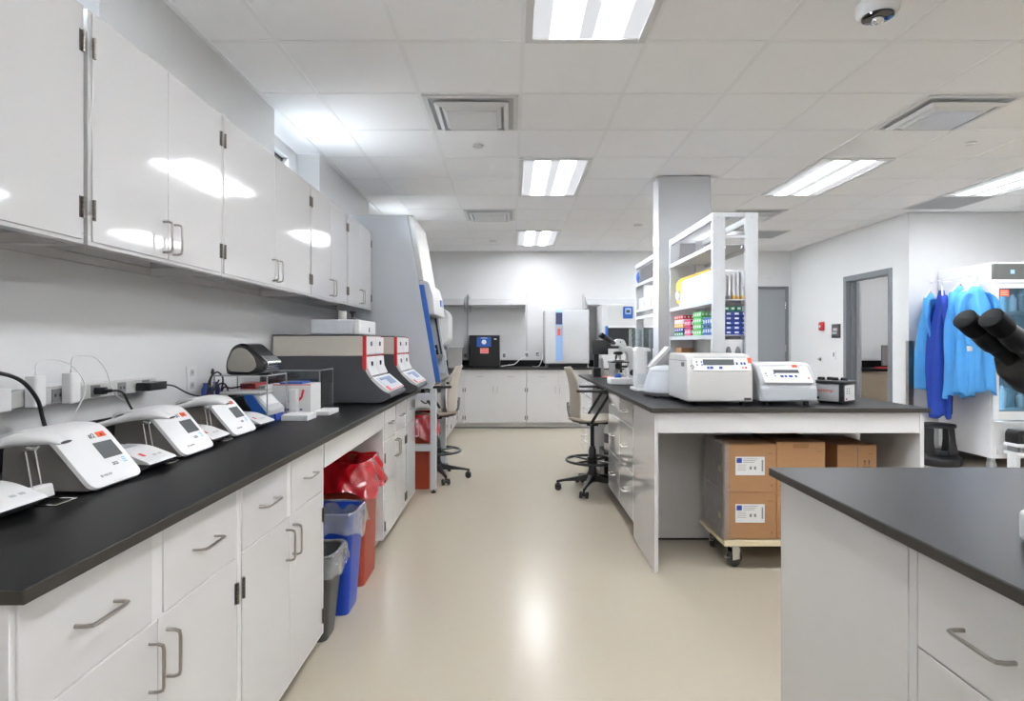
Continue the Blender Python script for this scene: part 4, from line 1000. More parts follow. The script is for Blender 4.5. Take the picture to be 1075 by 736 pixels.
# ------------------------------------------------------------------ drafting stools (front = +x)
def stool():
    t = thing('drafting_stool', 'x', 'stool', (0, 0, 0), 0, 'tall drafting stools with foot rings')
    for k in range(5):
        a = rad(72 * k + 37); c, s = math.cos(a), math.sin(a)
        def rot(p): return (p[0] * c - p[1] * s, p[0] * s + p[1] * c, p[2])
        g = G(); rings = []
        for (r, w, z0, z1) in ((0.035, 0.028, 0.085, 0.145), (0.12, 0.022, 0.085, 0.125), (0.24, 0.016, 0.078, 0.100), (0.30, 0.014, 0.068, 0.088), (0.315, 0.008, 0.066, 0.082)):
            rings.append([rot((r, -w, z0)), rot((r, w, z0)), rot((r, w * 0.8, z1)), rot((r, -w * 0.8, z1))])
        g.loft(rings); lg = part('leg', g, 'blk', t, bevel=0.004)
        g = G(); off = 0.02
        for sgn in (-1, 1):
            p = rot((0.30 + 0.0, sgn * 0.016, 0.029)); q = rot((0.30, sgn * 0.034, 0.029)); g.cyl(p, q, 0.0285, n=18)
        g.cyl(rot((0.30, -0.016, 0.029)), rot((0.30, 0.016, 0.029)), 0.012, n=10); g.cyl(rot((0.30, 0, 0.03)), rot((0.30, 0, 0.075)), 0.008, n=8)
        part('caster', g, 'rubber', lg)
    g = G(); g.lathe([(0.0, 0.08), (0.045, 0.08), (0.048, 0.15), (0.034, 0.175), (0.034, 0.36), (0.027, 0.37), (0.027, 0.385), (0.018, 0.39), (0.018, 0.60), (0.0, 0.60)], n=20); part('column', g, 'blk', t)
    g = G(); g.ring((0, 0, 0.265), 0.225, 0.0125, 40, 8)
    g.lathe([(0.036, 0.235), (0.046, 0.24), (0.046, 0.295), (0.036, 0.30)], n=20)
    for k in range(4):
        a = rad(90 * k + 45); g.tube([(0.04 * math.cos(a), 0.04 * math.sin(a), 0.262), (0.222 * math.cos(a), 0.222 * math.sin(a), 0.265)], 0.009, 8)
    part('foot_ring', g, 'blk', t)
    g = G(); g.box(-0.12, 0.13, -0.09, 0.09, 0.592, 0.618); g.tube([(-0.02, -0.09, 0.60), (-0.02, -0.20, 0.585)], 0.007); g.box(-0.05, 0.05, -0.05, 0.05, 0.57, 0.592); part('mechanism', g, 'blk', t, bevel=0.004)
    # seat
    g = G(); rings = []
    for i in range(9):
        x = -0.21 + 0.44 * i / 8; e = abs(i - 4) / 4.0; w = 0.235 * (1 - 0.18 * e ** 3)
        zc = 0.640 + 0.012 * math.cos(i / 8 * 2 * PI) - (0.022 if i == 8 else 0) - (0.006 if i == 7 else 0)
        top = []; bot = []
        for j in range(9):
            v = -1 + 2 * j / 8; zz = zc + 0.012 * v * v
            top.append((x, v * w, zz)); bot.append((x, v * w * 0.97, zz - 0.028 + 0.010 * v * v))
        rings.append(top + bot[::-1])
    g.loft(rings); part('seat', g, 'stool', t, bevel=0.004, smooth=60)
    # backrest shell, hole-handle strut at its base
    g = G(); rings = []
    for i in range(13):
        u = i / 12; z = 0.655 + 0.425 * u
        xb = -0.190 + 0.012 * math.sin(u * PI) - 0.045 * u ** 3
        w = 0.19 + 0.045 * math.sin(min(1, u * 1.6) * PI / 2) - (0.03 if i == 12 else 0.008 if i == 11 else 0)
        fr = []; bk = []
        for j in range(9):
            v = -1 + 2 * j / 8; cx = 0.085 * v * v * (1 - 0.35 * u)
            fr.append((xb + cx, v * w, z)); bk.append((xb + cx - 0.016, v * w * 0.985, z))
        rings.append(fr + bk[::-1])
    g.loft(rings); part('backrest', g, 'stool', t, bevel=0.003, smooth=60)
    g = G()
    for s in (-1, 1): g.tube(spline([(-0.06, s * 0.11, 0.615), (-0.16, s * 0.13, 0.625), (-0.205, s * 0.14, 0.68), (-0.21, s * 0.14, 0.76)], 5), 0.012, 8)
    part('back_bracket', g, 'grey', t)
    for s in (-1, 1):
        g = G()
        g.tube(spline([(-0.02, s * 0.16, 0.612), (-0.02, s * 0.26, 0.63), (0.02, s * 0.272, 0.70), (0.10, s * 0.274, 0.83), (0.115, s * 0.274, 0.862), (0.10, s * 0.274, 0.878), (0.06, s * 0.272, 0.882)], 5), 0.013, 8)
        arm = part('armrest', g, 'blk', t)
        g = G(); g.prism(rpoly([(-0.15, s * 0.27 - 0.034, 0.02), (0.115, s * 0.27 - 0.038, 0.03), (0.115, s * 0.27 + 0.038, 0.03), (-0.15, s * 0.27 + 0.034, 0.02)]), 'z', 0.882, 0.902); part('arm_pad', g, 'rubber', arm, bevel=0.006)
    return t
s1 = stool(); s1.location = (0.71, 5.20, 0.0005); s1.rotation_euler = (0, 0, rad(-4)); s1['label'] = 'beige and black drafting stool in the aisle at the central island'
s2 = dup(s1, (-0.715, 5.66, 0.0005), rad(184), 'beige and black drafting stool pulled up to the tall hood on the left')

# ------------------------------------------------------------------ island: centrifuges etc.
def centrifuge(name, label, x0, x1, y0, y1, h, style):
    t = thing(name, label, 'centrifuge', ((x0 + x1) / 2, (y0 + y1) / 2, IZ), 0)
    z0 = IZ + 0.024; zt = IZ + h
    if style == 1:
        f = rpoly([(y0, z0), (y0, IZ + 0.200, 0.012), (y0 + 0.036, IZ + 0.282, 0.02), (y0 + 0.075, zt - 0.002, 0.02), (y0 + 0.13, zt, 0.02), (y1 - 0.03, zt, 0.02), (y1, zt - 0.03, 0.02), (y1, z0)], 6)
    else:
        f = rpoly([(y0, z0), (y0, IZ + 0.10, 0.01), (y0 + 0.014, IZ + 0.115, 0.01), (y0 + 0.016, IZ + 0.15, 0.02), (y0 + 0.09, zt - 0.012, 0.03), (y0 + 0.13, zt, 0.02), (y1 - 0.06, zt, 0.03), (y1, zt - 0.07, 0.05), (y1, z0)], 6)
    g = G(t); g.prism(f, 'x', x0, x1); part('housing', g, 'plg' if style == 1 else 'lgrey', t, bevel=0.010, seg=3)
    for xx in (x0 + 0.03, x1 - 0.06):
        for yy in (y0 + 0.03, y1 - 0.06):
            g = G(t); g.lathe([(0.016, 0), (0.016, 0.026), (0, 0.026)], c=(xx + 0.015, yy + 0.015, IZ + 0.0005), n=14); part('foot', g, 'rubber', t)
    return t
# large one
cx0, cx1, cy0, cy1 = 1.015, 1.395, 3.415, 3.83
t = centrifuge('large_centrifuge', 'large off-white benchtop centrifuge with a wide grey display on the island', cx0, cx1, cy0, cy1, 0.300, 1)
def slab_(g, x0, x1, p0, p1, h0, h1, mi=0):
    """plate lying on a slope in the YZ plane from p0 to p1"""
    dy, dz = p1[0] - p0[0], p1[1] - p0[1]; l = math.hypot(dy, dz); ny, nz = -dz / l, dy / l
    if ny > 0: ny, nz = -ny, -nz
    a = lambda p, h: (p[0] + ny * h, p[1] + nz * h)
    q = [a(p0, h0), a(p1, h0), a(p1, h1), a(p0, h1)]
    g.prism(q, 'x', x0, x1, mi)
P0, P1 = (cy0 + 0.0022, IZ + 0.204), (cy0 + 0.0335, IZ + 0.276)
def up(a): return (P0[0] + (P1[0] - P0[0]) * a, P0[1] + (P1[1] - P0[1]) * a)
g = G(t); slab_(g, cx0 + 0.035, cx1 - 0.010, up(-0.05), up(0.98), -0.004, 0.006); part('control_panel', g, 'plw', t, bevel=0.002)
g = G(t); slab_(g, cx0 + 0.095, cx1 - 0.105, up(0.40), up(0.85), 0.005, 0.0075); part('display', g, 'screen', t)
g = G(t)
for (a, b) in ((0.115, 0.128), (0.132, 0.150), (0.185, 0.204)): slab_(g, cx0 + a, cx0 + b, up(0.10), up(0.28), 0.005, 0.0078)
for a in (0.285, 0.312, 0.330): slab_(g, cx0 + a, cx0 + a + 0.011, up(0.42), up(0.62), 0.005, 0.0078)
for a in (0.055, 0.083): slab_(g, cx0 + a, cx0 + a + 0.006, up(0.58), up(0.72), 0.005, 0.0078); slab_(g, cx0 + a + 0.002, cx0 + a + 0.008, up(0.35), up(0.48), 0.005, 0.0078)
part('blue_buttons', g, 'btnb', t)
g = G(t); slab_(g, cx0 + 0.334, cx0 + 0.345, up(0.12), up(0.28), 0.005, 0.0078); slab_(g, cx0 + 0.318, cx0 + 0.325, up(0.12), up(0.28), 0.005, 0.0078); part('red_button', g, 'btnr', t)
g = G(t); slab_(g, cx0 + 0.355, cx0 + 0.378, up(0.55), up(0.98), 0.0055, 0.0075); part('sticker', g, 'orange', t, label='orange sticker')
g = G(t); g.tube([(cx0 + 0.365 + 0.011 * math.cos(a), cy0 - 0.0005, IZ + 0.205 + 0.011 * math.sin(a)) for a in (PI / 2, PI / 2 + 2 * PI / 3, PI / 2 + 4 * PI / 3, PI / 2)], 0.0015, 5); part('warning_triangle', g, 'yellow', t)
g = G(t); g.box(cx1 - 0.052, cx1 - 0.012, cy0 - 0.0012, cy0 + 0.001, IZ + 0.034, IZ + 0.047); part('nameplate', g, 'print', t)
g = G(t); g.tube([(cx0 + 0.028 + 0.009 * math.cos(a * PI / 8), cy0 + 0.001, IZ + 0.225 + 0.009 * math.sin(a * PI / 8)) for a in range(-5, 9)], 0.002, 5); part('round_logo', g, 'print', t)
g = G(t); slab_(g, cx0 + 0.05, cx1 - 0.03, up(1.02), up(1.10), -0.004, 0.0015); part('lid_seam', g, 'lgrey', t)
g = G(t); g.box(cx0 - 0.001, cx0 + 0.002, cy0 + 0.02, cy1 - 0.01, IZ + 0.258, IZ + 0.261); g.box(cx0 - 0.0015, cx0 + 0.002, cy0 + 0.06, cy0 + 0.12, IZ + 0.225, IZ + 0.250); part('side_vent', g, 'dgrey', t)
n_ = Vector((0, -(P1[1] - P0[1]), (P1[0] - P0[0]))).normalized()
def pt(x, a, h=0.0065): q = up(a); return (x, q[0] + n_.y * h, q[1] + n_.z * h)
text('lettering', 'IEC Micro', 0.011, 'print', t, pt(cx0 + 0.06, 0.90), (1, 0, 0), (0, P1[0] - P0[0], P1[1] - P0[1]), 1.0)
text('lettering', 'centrifuge', 0.009, 'print', t, pt(cx1 - 0.075, 0.90), (1, 0, 0), (0, P1[0] - P0[0], P1[1] - P0[1]), 1.0)
# smaller one
dx0, dx1, dy0, dy1 = 1.445, 1.772, 3.425, 3.86
t = centrifuge('small_centrifuge', 'smaller grey centrifuge with a sloping white panel beside the large centrifuge', dx0, dx1, dy0, dy1, 0.245, 2)
P0, P1 = (dy0 + 0.022, IZ + 0.157), (dy0 + 0.088, IZ + 0.229)
def up(a): return (P0[0] + (P1[0] - P0[0]) * a, P0[1] + (P1[1] - P0[1]) * a)
n_ = Vector((0, -(P1[1] - P0[1]), (P1[0] - P0[0]))).normalized()
g = G(t); slab_(g, dx0 + 0.022, dx1 - 0.022, up(-0.35), up(0.93), -0.006, 0.004); part('control_panel', g, 'plw', t, bevel=0.004, seg=3)
g = G(t); slab_(g, dx0 + 0.045, dx1 - 0.045, up(1.00), up(1.06), -0.004, 0.0012); part('lid_seam', g, 'lgrey', t)
g = G(t); slab_(g, dx0 + 0.095, dx1 - 0.085, up(0.38), up(0.62), 0.0035, 0.006); part('display', g, 'screen', t)
g = G(t)
for (a, b) in ((0.125, 0.142), (0.150, 0.162), (0.174, 0.195), (0.210, 0.221)): slab_(g, dx0 + a, dx0 + b, up(0.05), up(0.20), 0.0035, 0.0062)
for a in (0.04, 0.09): slab_(g, dx0 + a, dx0 + a + 0.008, up(0.30), up(0.38), 0.0035, 0.0062); slab_(g, dx0 + a + 0.002, dx0 + a + 0.009, up(0.12), up(0.18), 0.0035, 0.0062)
part('blue_buttons', g, 'btnb', t)
g = G(t); slab_(g, dx0 + 0.280, dx0 + 0.290, up(-0.06), up(0.02), 0.0035, 0.0062); g.tube([(dx0 + 0.285, dy0 + 0.02, IZ + 0.16), (dx0 + 0.2851, dy0 + 0.02, IZ + 0.16)], 0.001) if False else None
part('red_button', g, 'btnr', t)
g = G(t); slab_(g, dx0 + 0.215, dx0 + 0.245, up(0.82), up(1.02), 0.004, 0.0062); part('sticker', g, 'orange', t, label='orange sticker')
text('lettering', 'IEC CL10', 0.010, 'print', t, (dx0 + 0.05, up(0.66)[0] + n_.y * 0.0045, up(0.66)[1] + n_.z * 0.0045), (1, 0, 0), (0, P1[0] - P0[0], P1[1] - P0[1]))
g = G(t); g.tube([(dx0 + 0.035, dy0 - 0.001, IZ + 0.13), (dx0 + 0.05, dy0 - 0.001, IZ + 0.105), (dx1 - 0.05, dy0 - 0.001, IZ + 0.105), (dx1 - 0.035, dy0 - 0.001, IZ + 0.13)], 0.0012, 5); part('front_groove', g, 'grey', t)
g = G(t); g.prism([(dy0 + 0.03, IZ + 0.06), (dy0 + 0.12, IZ + 0.205), (dy1 - 0.06, IZ + 0.205), (dy1 - 0.03, IZ + 0.06)], 'x', dx0 - 0.001, dx0 + 0.002); part('side_vent', g, 'lgrey', t)
# vortex/heat block device, corner towards the camera
t = thing('dry_block_heater', 'small silver block heater with black lid and red script on the island edge', 'block heater', (1.955, 3.60, IZ), rad(-52))
g = G(); g.box(-0.085, 0.065, -0.07, 0.09, 0.012, 0.115); part('housing', g, 'galv', t, bevel=0.006)
g = G(); g.box(0.0655, 0.090, -0.075, 0.092, 0.002, 0.118); g.box(-0.06, 0.06, -0.05, 0.07, 0.0, 0.0115); part('corner_frame', g, 'blk', t, bevel=0.004)
g = G(); g.box(0.0905, 0.094, -0.055, 0.075, 0.02, 0.112); part('side_panel', g, 'plw', t, bevel=0.001)
g = G()
for q in range(3):
    for w in range(2): g.box(0.0941, 0.0946, -0.035 + w * 0.03, -0.025 + w * 0.03, 0.06 + q * 0.014, 0.066 + q * 0.014)
part('side_print', g, 'print', t)
g = G(); g.box(0.0941, 0.0955, -0.045, -0.030, 0.026, 0.036); part('red_switch', g, 'red', t)
g = G(); g.box(-0.092, 0.097, -0.082, 0.097, 0.119, 0.138); part('lid', g, 'blk', t, bevel=0.006)
for i in range(4):
    g = G(); g.lathe([(0.020, 0), (0.022, 0.006), (0.018, 0.018), (0, 0.020)], c=(-0.055 + 0.04 * i, -0.03 + 0.035 * (i % 2), 0.1382), n=14); part('lid_knob', g, 'blkg', t)
text('lettering', 'Isotemp', 0.026, 'btnr', t, (-0.015, -0.0705, 0.078), (1, 0, 0), (0, 0, 1), 1.15)
g = G(); g.cyl((-0.055, -0.069, 0.032), (-0.055, -0.074, 0.032), 0.008, n=12); g.cyl((-0.075, -0.069, 0.032), (-0.075, -0.074, 0.032), 0.006, n=12); part('knob', g, 'blk', t)
# round white centrifuge behind
t = thing('round_centrifuge', 'domed pale centrifuge with a blue-grey base behind the large centrifuge', 'centrifuge', (1.045, 4.02, IZ))
def oct_(s, z, cx=1.045, cy=4.02, rx=0.14, ry=0.15): return [(cx + rx * s * math.copysign(abs(math.cos(a)) ** 0.7, math.cos(a)), cy + ry * s * math.copysign(abs(math.sin(a)) ** 0.7, math.sin(a)), IZ + z) for a in [2 * PI * k / 32 for k in range(32)]]
g = G(t); g.loft([oct_(0.97, 0.012), oct_(1.0, 0.02), oct_(1.0, 0.036)]); part('base', g, 'grey', t)
g = G(t); g.loft([oct_(0.99, 0.0365), oct_(0.98, 0.06), oct_(0.86, 0.13), oct_(0.74, 0.175), oct_(0.72, 0.182), oct_(0.70, 0.19), oct_(0.45, 0.206), oct_(0.1, 0.212)]); part('lid', g, 'hood', t, smooth=60)
g = G(t); g.loft([oct_(0.75, 0.1765), oct_(0.76, 0.1785), oct_(0.74, 0.1805)]); part('seam', g, 'lgrey', t)
for (a, b) in ((-0.09, -0.09), (0.09, -0.09), (-0.09, 0.09), (0.09, 0.09)):
    g = G(t); g.lathe([(0.012, 0), (0.012, 0.012), (0, 0.012)], c=(1.045 + a, 4.02 + b, IZ), n=12); part('foot', g, 'rubber', t)

# white dispenser with clear slanting arm
t = thing('bottle_dispenser', 'white upright lab dispenser with a long slanting white arm on the island', 'lab device', (0.985, 4.55, IZ))
g = G(t); g.prism(rpoly([(0.93, 4.46, 0.02), (1.10, 4.46, 0.03), (1.10, 4.66, 0.03), (0.93, 4.66, 0.02)]), 'z', IZ + 0.0005, IZ + 0.022); part('base', g, 'plw', t, bevel=0.004)
g = G(t); g.prism(rpoly([(0.945, 4.49, 0.015), (1.035, 4.49, 0.03), (1.035, 4.61, 0.03), (0.945, 4.61, 0.015)]), 'z', IZ + 0.023, IZ + 0.30); part('column', g, 'plw', t, bevel=0.006)
g = G(t); g.prism(rpoly([(0.938, IZ + 0.302, 0.01), (1.055, IZ + 0.302, 0.01), (1.05, IZ + 0.325, 0.01), (0.96, IZ + 0.335, 0.01)]), 'y', 4.485, 4.615); part('cap', g, 'plw', t, bevel=0.006)
g = G(t); g.T = Matrix.Translation((1.03, 4.55, IZ + 0.14)) @ Matrix.Rotation(rad(-47), 4, 'Y'); g.box(0.0, 0.26, -0.06, 0.06, -0.010, 0.010); g.box(0.0, 0.26, -0.06, -0.054, 0.010, 0.017); g.box(0.0, 0.26, 0.054, 0.06, 0.010, 0.017)
part('arm', g, 'plw', t, bevel=0.004)
g = G(t); g.cyl((1.036, 4.50, IZ + 0.155), (1.036, 4.60, IZ + 0.155), 0.026, n=20); part('hinge_knob', g, 'lgrey', t)
g = G(t); g.box(0.955, 1.02, 4.4885, 4.4898, IZ + 0.05, IZ + 0.13); part('front_door', g, 'hood', t, bevel=0.0005)

# microscope (user to the left); local frame: front = -x
def microscope(name, label, loc, rz, group=None, ex=0.0):
    t = thing(name, label, 'microscope', loc, rz, group)
    g = G(); g.prism(rpoly([(-0.13, -0.085, 0.02), (0.11, -0.095, 0.03), (0.11, 0.095, 0.03), (-0.13, 0.085, 0.02)]), 'z', 0.002, 0.058); part('base', g, 'plw', t, bevel=0.008, seg=3)
    g = G(); g.prism(rpoly([(0.04, 0.0585), (0.11, 0.0585), (0.112, 0.31, 0.03), (0.05, 0.335, 0.02), (-0.03, 0.335, 0.01), (-0.03, 0.29, 0.01), (0.03, 0.28, 0.03)]), 'y', -0.045, 0.045); part('arm', g, 'plw', t, bevel=0.008, seg=3)
    g = G(); g.prism(rpoly([(-0.115, 0.27, 0.02), (-0.10, 0.34, 0.02), (-0.07, 0.385, 0.015), (-0.01, 0.378, 0.02), (0.035, 0.30, 0.02), (0.03, 0.275, 0.005), (-0.06, 0.262, 0.01)]), 'y', -0.05, 0.05) if False else None
    g.prism(rpoly([(-0.105, 0.337, 0.012), (-0.09, 0.37, 0.02), (-0.055, 0.40, 0.015), (0.0, 0.392, 0.02), (0.022, 0.337, 0.01)]), 'y', -0.046, 0.046); part('head', g, 'plw', t, bevel=0.008, seg=3)
    ey = []
    for s in (-1, 1):
        kk = 0.84 if ex else 1.0
        g = G(); y = s * (0.022 if ex else 0.031)
        d = Vector((-math.cos(rad(33)), 0, math.sin(rad(33))))
        p = Vector((-0.088 - ex, y, 0.362 - (0.013 if ex else 0))); q = lambda a: tuple(p + d * a)
        g.tube([q(-0.01), q(0.05)], 0.0185 * kk, 20); g.tube([q(0.0505), q(0.056), q(0.075), q(0.095), q(0.100), q(0.116)], 0.02, 24, rs=[v * kk for v in (0.0205, 0.0225, 0.0225, 0.020, 0.0215, 0.0215)])
        e = part('eyepiece', g, 'blk', t, smooth=35)
        g = G(); g.tube([q(0.1005), q(0.106), q(0.128), q(0.136), q(0.1375), q(0.1365), q(0.118), q(0.1165)], 0.02, 28, rs=[v * kk for v in (0.0218, 0.0228, 0.0224, 0.0226, 0.0205, 0.0180, 0.0150, 0.0148)], cap=False); part('eyecup', g, 'eyecup', e, smooth=50)
        g = G(); g.tube([q(0.1163), q(0.1185)], 0.0105 * kk, 20); part('lens', g, 'blkg', e)
    g = G(); g.prism(rpoly([(-0.118, 0.357, 0.006), (-0.104, 0.385, 0.008), (-0.086, 0.378, 0.005), (-0.086, 0.345, 0.005)]), 'y', -0.05, 0.05)
    if ex:
        def sq_(x, z, w, h): return [(x, w * math.copysign(abs(math.cos(a)) ** 0.6, math.cos(a)), z + h * math.copysign(abs(math.sin(a)) ** 0.6, math.sin(a))) for a in [2 * PI * k / 24 for k in range(24)]]
        g.loft([sq_(-0.102 - ex, 0.352, 0.045, 0.012), sq_(-0.085 - ex, 0.338, 0.054, 0.026), sq_(-0.05 - ex, 0.322, 0.055, 0.036), sq_(-0.01 - ex, 0.318, 0.052, 0.040), sq_(-0.04, 0.335, 0.046, 0.045), sq_(0.0, 0.345, 0.044, 0.040)])
    part('binocular_bridge', g, 'blk', t, bevel=0.0 if ex else 0.006, smooth=60)
    g = G(); g.lathe([(0.0, 0.255), (0.040, 0.262), (0.044, 0.278), (0.026, 0.289), (0, 0.289)], c=(-0.045, 0, 0), n=24); tn = part('nosepiece', g, 'blk', t)
    for k in range(4):
        a = rad(90 * k + 30); g = G(); c0 = Vector((-0.045 + 0.018 * math.cos(a), 0.018 * math.sin(a), 0.258)); dd = Vector((0.25 * math.cos(a), 0.25 * math.sin(a), -1)).normalized()
        g.tube([c0, c0 + dd * 0.03, c0 + dd * 0.031, c0 + dd * 0.045], 0.01, 14, rs=[0.0105, 0.0105, 0.0085, 0.005]); part('objective', g, 'chrome' if k % 2 else 'blk', tn)
    g = G(); g.box(-0.125, 0.036, -0.085, 0.075, 0.190, 0.202); g.box(-0.08, 0.0, -0.05, 0.05, 0.2025, 0.212); part('stage', g, 'blk', t, bevel=0.003)
    g = G(); g.lathe([(0.0, 0.135), (0.022, 0.135), (0.028, 0.150), (0.028, 0.175), (0.015, 0.189), (0, 0.189)], c=(-0.045, 0, 0), n=20); g.box(-0.045, 0.041, -0.015, 0.015, 0.145, 0.165); part('condenser', g, 'blk', t)
    g = G(); g.lathe([(0.032, 0.0585), (0.032, 0.075), (0.022, 0.088), (0.022, 0.095), (0, 0.095)], c=(-0.045, 0, 0), n=24); part('lamp_house', g, 'blue', t)
    for s in (-1, 1):
        g = G(); g.cyl((0.075, s * 0.0455, 0.105), (0.075, s * 0.072, 0.105), 0.028, n=24); g.cyl((0.075, s * 0.072, 0.105), (0.075, s * 0.092, 0.105), 0.014, n=18); part('focus_knob', g, 'blk', t, bevel=0.002)
    g = G(); g.tube([(-0.01, 0.035, 0.189), (-0.01, 0.035, 0.10)], 0.007, 10); g.cyl((-0.01, 0.035, 0.10), (-0.01, 0.035, 0.13), 0.012, n=12); part('stage_knob', g, 'blk', t)
    g = G(); g.cyl((-0.035, -0.0462, 0.372), (-0.035, -0.050, 0.372), 0.006, n=12); part('head_screw', g, 'blk', t)
    return t
microscope('island_microscope', 'white microscope with black eyepieces on the island in front of the stool', (0.985, 5.22, IZ), rad(2))
microscope('near_microscope', 'microscope at the right edge, its black eyepieces large in the foreground', (1.123, 1.098, 0.9142), rad(15), None, 0.137)
# ------------------------------------------------------------------ island: far end things
t = thing('tablet_stand', 'black screen on a post behind the microscope on the island', 'screen', (0.92, 6.35, IZ))
g = G(t); g.box(0.86, 1.03, 6.30, 6.33, 1.17, 1.325); part('screen', g, 'blkg', t, bevel=0.004)
g = G(t); g.box(0.885, 0.935, 6.335, 6.38, IZ + 0.10, 1.30); part('post', g, 'blk', t, bevel=0.003)
g = G(t); g.box(0.872, 0.95, 6.28, 6.42, IZ + 0.0005, IZ + 0.099); part('base', g, 'blk', t, bevel=0.004)
def beaker(x, y, z, r, h, m, name, label, grp=None):
    g = G(); g.lathe([(0, 0), (r * 0.96, 0), (r, 0.006), (r, h), (r * 1.05, h + 0.003), (r * 0.95, h), (r * 0.95, 0.008), (0, 0.008)], c=(x, y, z), n=20)
    return tag(part(name, g, m), label, name.replace('_', ' '), grp)
beaker(1.07, 6.2, IZ + 0.0125, 0.05, 0.15, 'acryledge', 'glass_beaker', 'clear beaker standing in the pink dish on the island')
g = G(); g.lathe([(0, 0), (0.10, 0), (0.115, 0.010), (0.110, 0.0115), (0.0, 0.006)], c=(1.05, 6.15, IZ + 0.0005), n=28, sy=0.7)
tag(part('spill_dish', g, 'btnr'), 'flat pink-red dish at the far end of the island', 'dish')
beaker(0.98, 6.5, IZ + 0.0005, 0.035, 0.19, 'plw', 'spray_bottle', 'white bottle next to the black post on the island', None)
for i, (x, y, h) in enumerate(((1.24, 6.30, 0.27), (1.31, 6.55, 0.22), (1.20, 5.9, 0.2))):
    t = thing('reagent_bottle', ['tall white bottle at the foot of the far shelving unit', 'shorter white bottle behind the tall white bottle', 'white bottle with a pointed tip beyond the microscope'][i], 'bottle', (x, y, IZ), 0, 'white bottles at the far end of the island')
    g = G(t); g.lathe([(0.035, 0.0005), (0.038, 0.006), (0.038, h * 0.65), (0.016, h * 0.8), (0.014, h * 0.85), (0, h * 0.85)], c=(x, y, IZ), n=18); part('bottle', g, 'plg', t)
    g = G(t); g.lathe([(0.017, h * 0.851), (0.017, h * 0.93), (0.004, h * 0.95), (0.002, h * 1.1), (0, h * 1.1)], c=(x, y, IZ), n=14); part('cap', g, 'plw', t)
# clear acrylic holder
t = thing('acrylic_holder', 'clear acrylic dispenser box at the foot of the far shelving unit', 'acrylic box', (1.25, 5.75, IZ))
g = G(t)
for (a, b, c_, d_) in ((1.16, 1.36, 5.70, 5.704), (1.16, 1.36, 5.846, 5.85), (1.16, 1.164, 5.704, 5.846), (1.356, 1.36, 5.704, 5.846), (1.25, 1.254, 5.704, 5.846)): g.box(a, b, c_, d_, IZ + 0.0005, IZ + 0.50)
part('walls', g, 'acryl', t)
g = G(); g.box(1.262, 1.35, 5.72, 5.83, IZ + 0.001, IZ + 0.30); tag(part('glove_box', g, 'paper', bevel=0.002), 'white carton inside the clear acrylic dispenser', 'box')

# ------------------------------------------------------------------ white shelving units over the island
def shelving(label, y0, y1, zt, shelves, base=True):
    x0, x1 = 1.393, 1.71; pw = 0.088; pt_ = 0.03
    t = thing('shelving_unit', label, 'shelving unit', ((x0 + x1) / 2, (y0 + y1) / 2, IZ), 0, 'white open shelving units over the island')
    for y in (y0, y1 - pt_):
        for x in (x0, x1 - pw):
            g = G(t); g.box(x, x + pw, y, y + pt_, IZ + 0.0005, zt); q = part('post', g, 'shelfw', t, bevel=0.003)
            g = G(t)
            if y == y0:
                for z in (zt - 0.035,): g.cyl((x + pw / 2, y - 0.001, z), (x + pw / 2, y + 0.002, z), 0.008, n=12)
                part('bolt', g, 'lgrey', q)
        g = G(t); g.box(x0 + pw, x1 - pw, y + 0.004, y + pt_ - 0.004, zt - 0.03, zt); part('crossbar', g, 'shelfw', t)
        g = G(t); g.box(x0 + pw, x1 - pw, y + 0.004, y + pt_ - 0.004, shelves[0] + 0.04, shelves[0] + 0.06); part('crossbar', g, 'shelfw', t)
    for x in (x0, x1 - 0.03):
        g = G(t); g.box(x, x + 0.03, y0 + pt_, y1 - pt_, zt - 0.05, zt); part('top_rail', g, 'shelfw', t, bevel=0.003)
    for z in shelves:
        g = G(t); g.box(x0 + 0.002, x1 - 0.002, y0 + pt_ + 0.001, y1 - pt_ - 0.001, z - 0.006, z)
        for xx in (x0 + 0.002, x1 - 0.012): g.box(xx, xx + 0.010, y0 + pt_ + 0.001, y1 - pt_ - 0.001, z - 0.032, z - 0.006)
        part('shelf', g, 'shelfw', t, bevel=0.001)
        g = G(t)
        for xx in (x0 + 0.10, x1 - 0.10): g.cyl((xx, y0 + pt_ + 0.008, z - 0.012), (xx, y0 + pt_ + 0.008, z - 0.028), 0.007, n=10)
        part('shelf_clip', g, 'chrome', t)
    return t
SZ = [1.985, 1.60, 1.352]
shelving('near white open shelving unit on the island with coloured racks', 4.10, 5.235, 2.20, SZ)
SZ2 = [1.948, 1.665, 1.585]
shelving('far white open shelving unit behind the column', 5.475, 6.66, 2.17, SZ2)
# coloured rack stack helpers
def rack(x0, x1, y0, y1, z0, h, m, label, grp, cells=True, lid=False):
    t = thing('tube_rack', label, 'tube rack', ((x0 + x1) / 2, (y0 + y1) / 2, z0), 0, grp)
    g = G(t); g.box(x0, x1, y0, y1, z0 + 0.0005, z0 + h - 0.002); part('body', g, m, t, bevel=0.003)
    g = G(t); n = 3
    for q in range(n):
        a = x0 + (x1 - x0) * (q + 0.25) / n; b = x0 + (x1 - x0) * (q + 0.75) / n; g.box(a, b, y0 - 0.0006, y0 + 0.001, z0 + h * 0.3, z0 + h * 0.7)
    for q in range(4):
        a = y0 + (y1 - y0) * (q + 0.25) / 4; b = y0 + (y1 - y0) * (q + 0.75) / 4; g.box(x0 - 0.0006, x0 + 0.001, a, b, z0 + h * 0.3, z0 + h * 0.7)
    part('cutouts', g, 'plw', t)
    return t
z = SZ[2]; GR = 'stacked coloured tube racks on the shelf'
cols = [('dgreen', 'dark green'), ('navy', 'navy'), ('amber', 'amber'), ('plw', 'white'), ('red', 'red')]
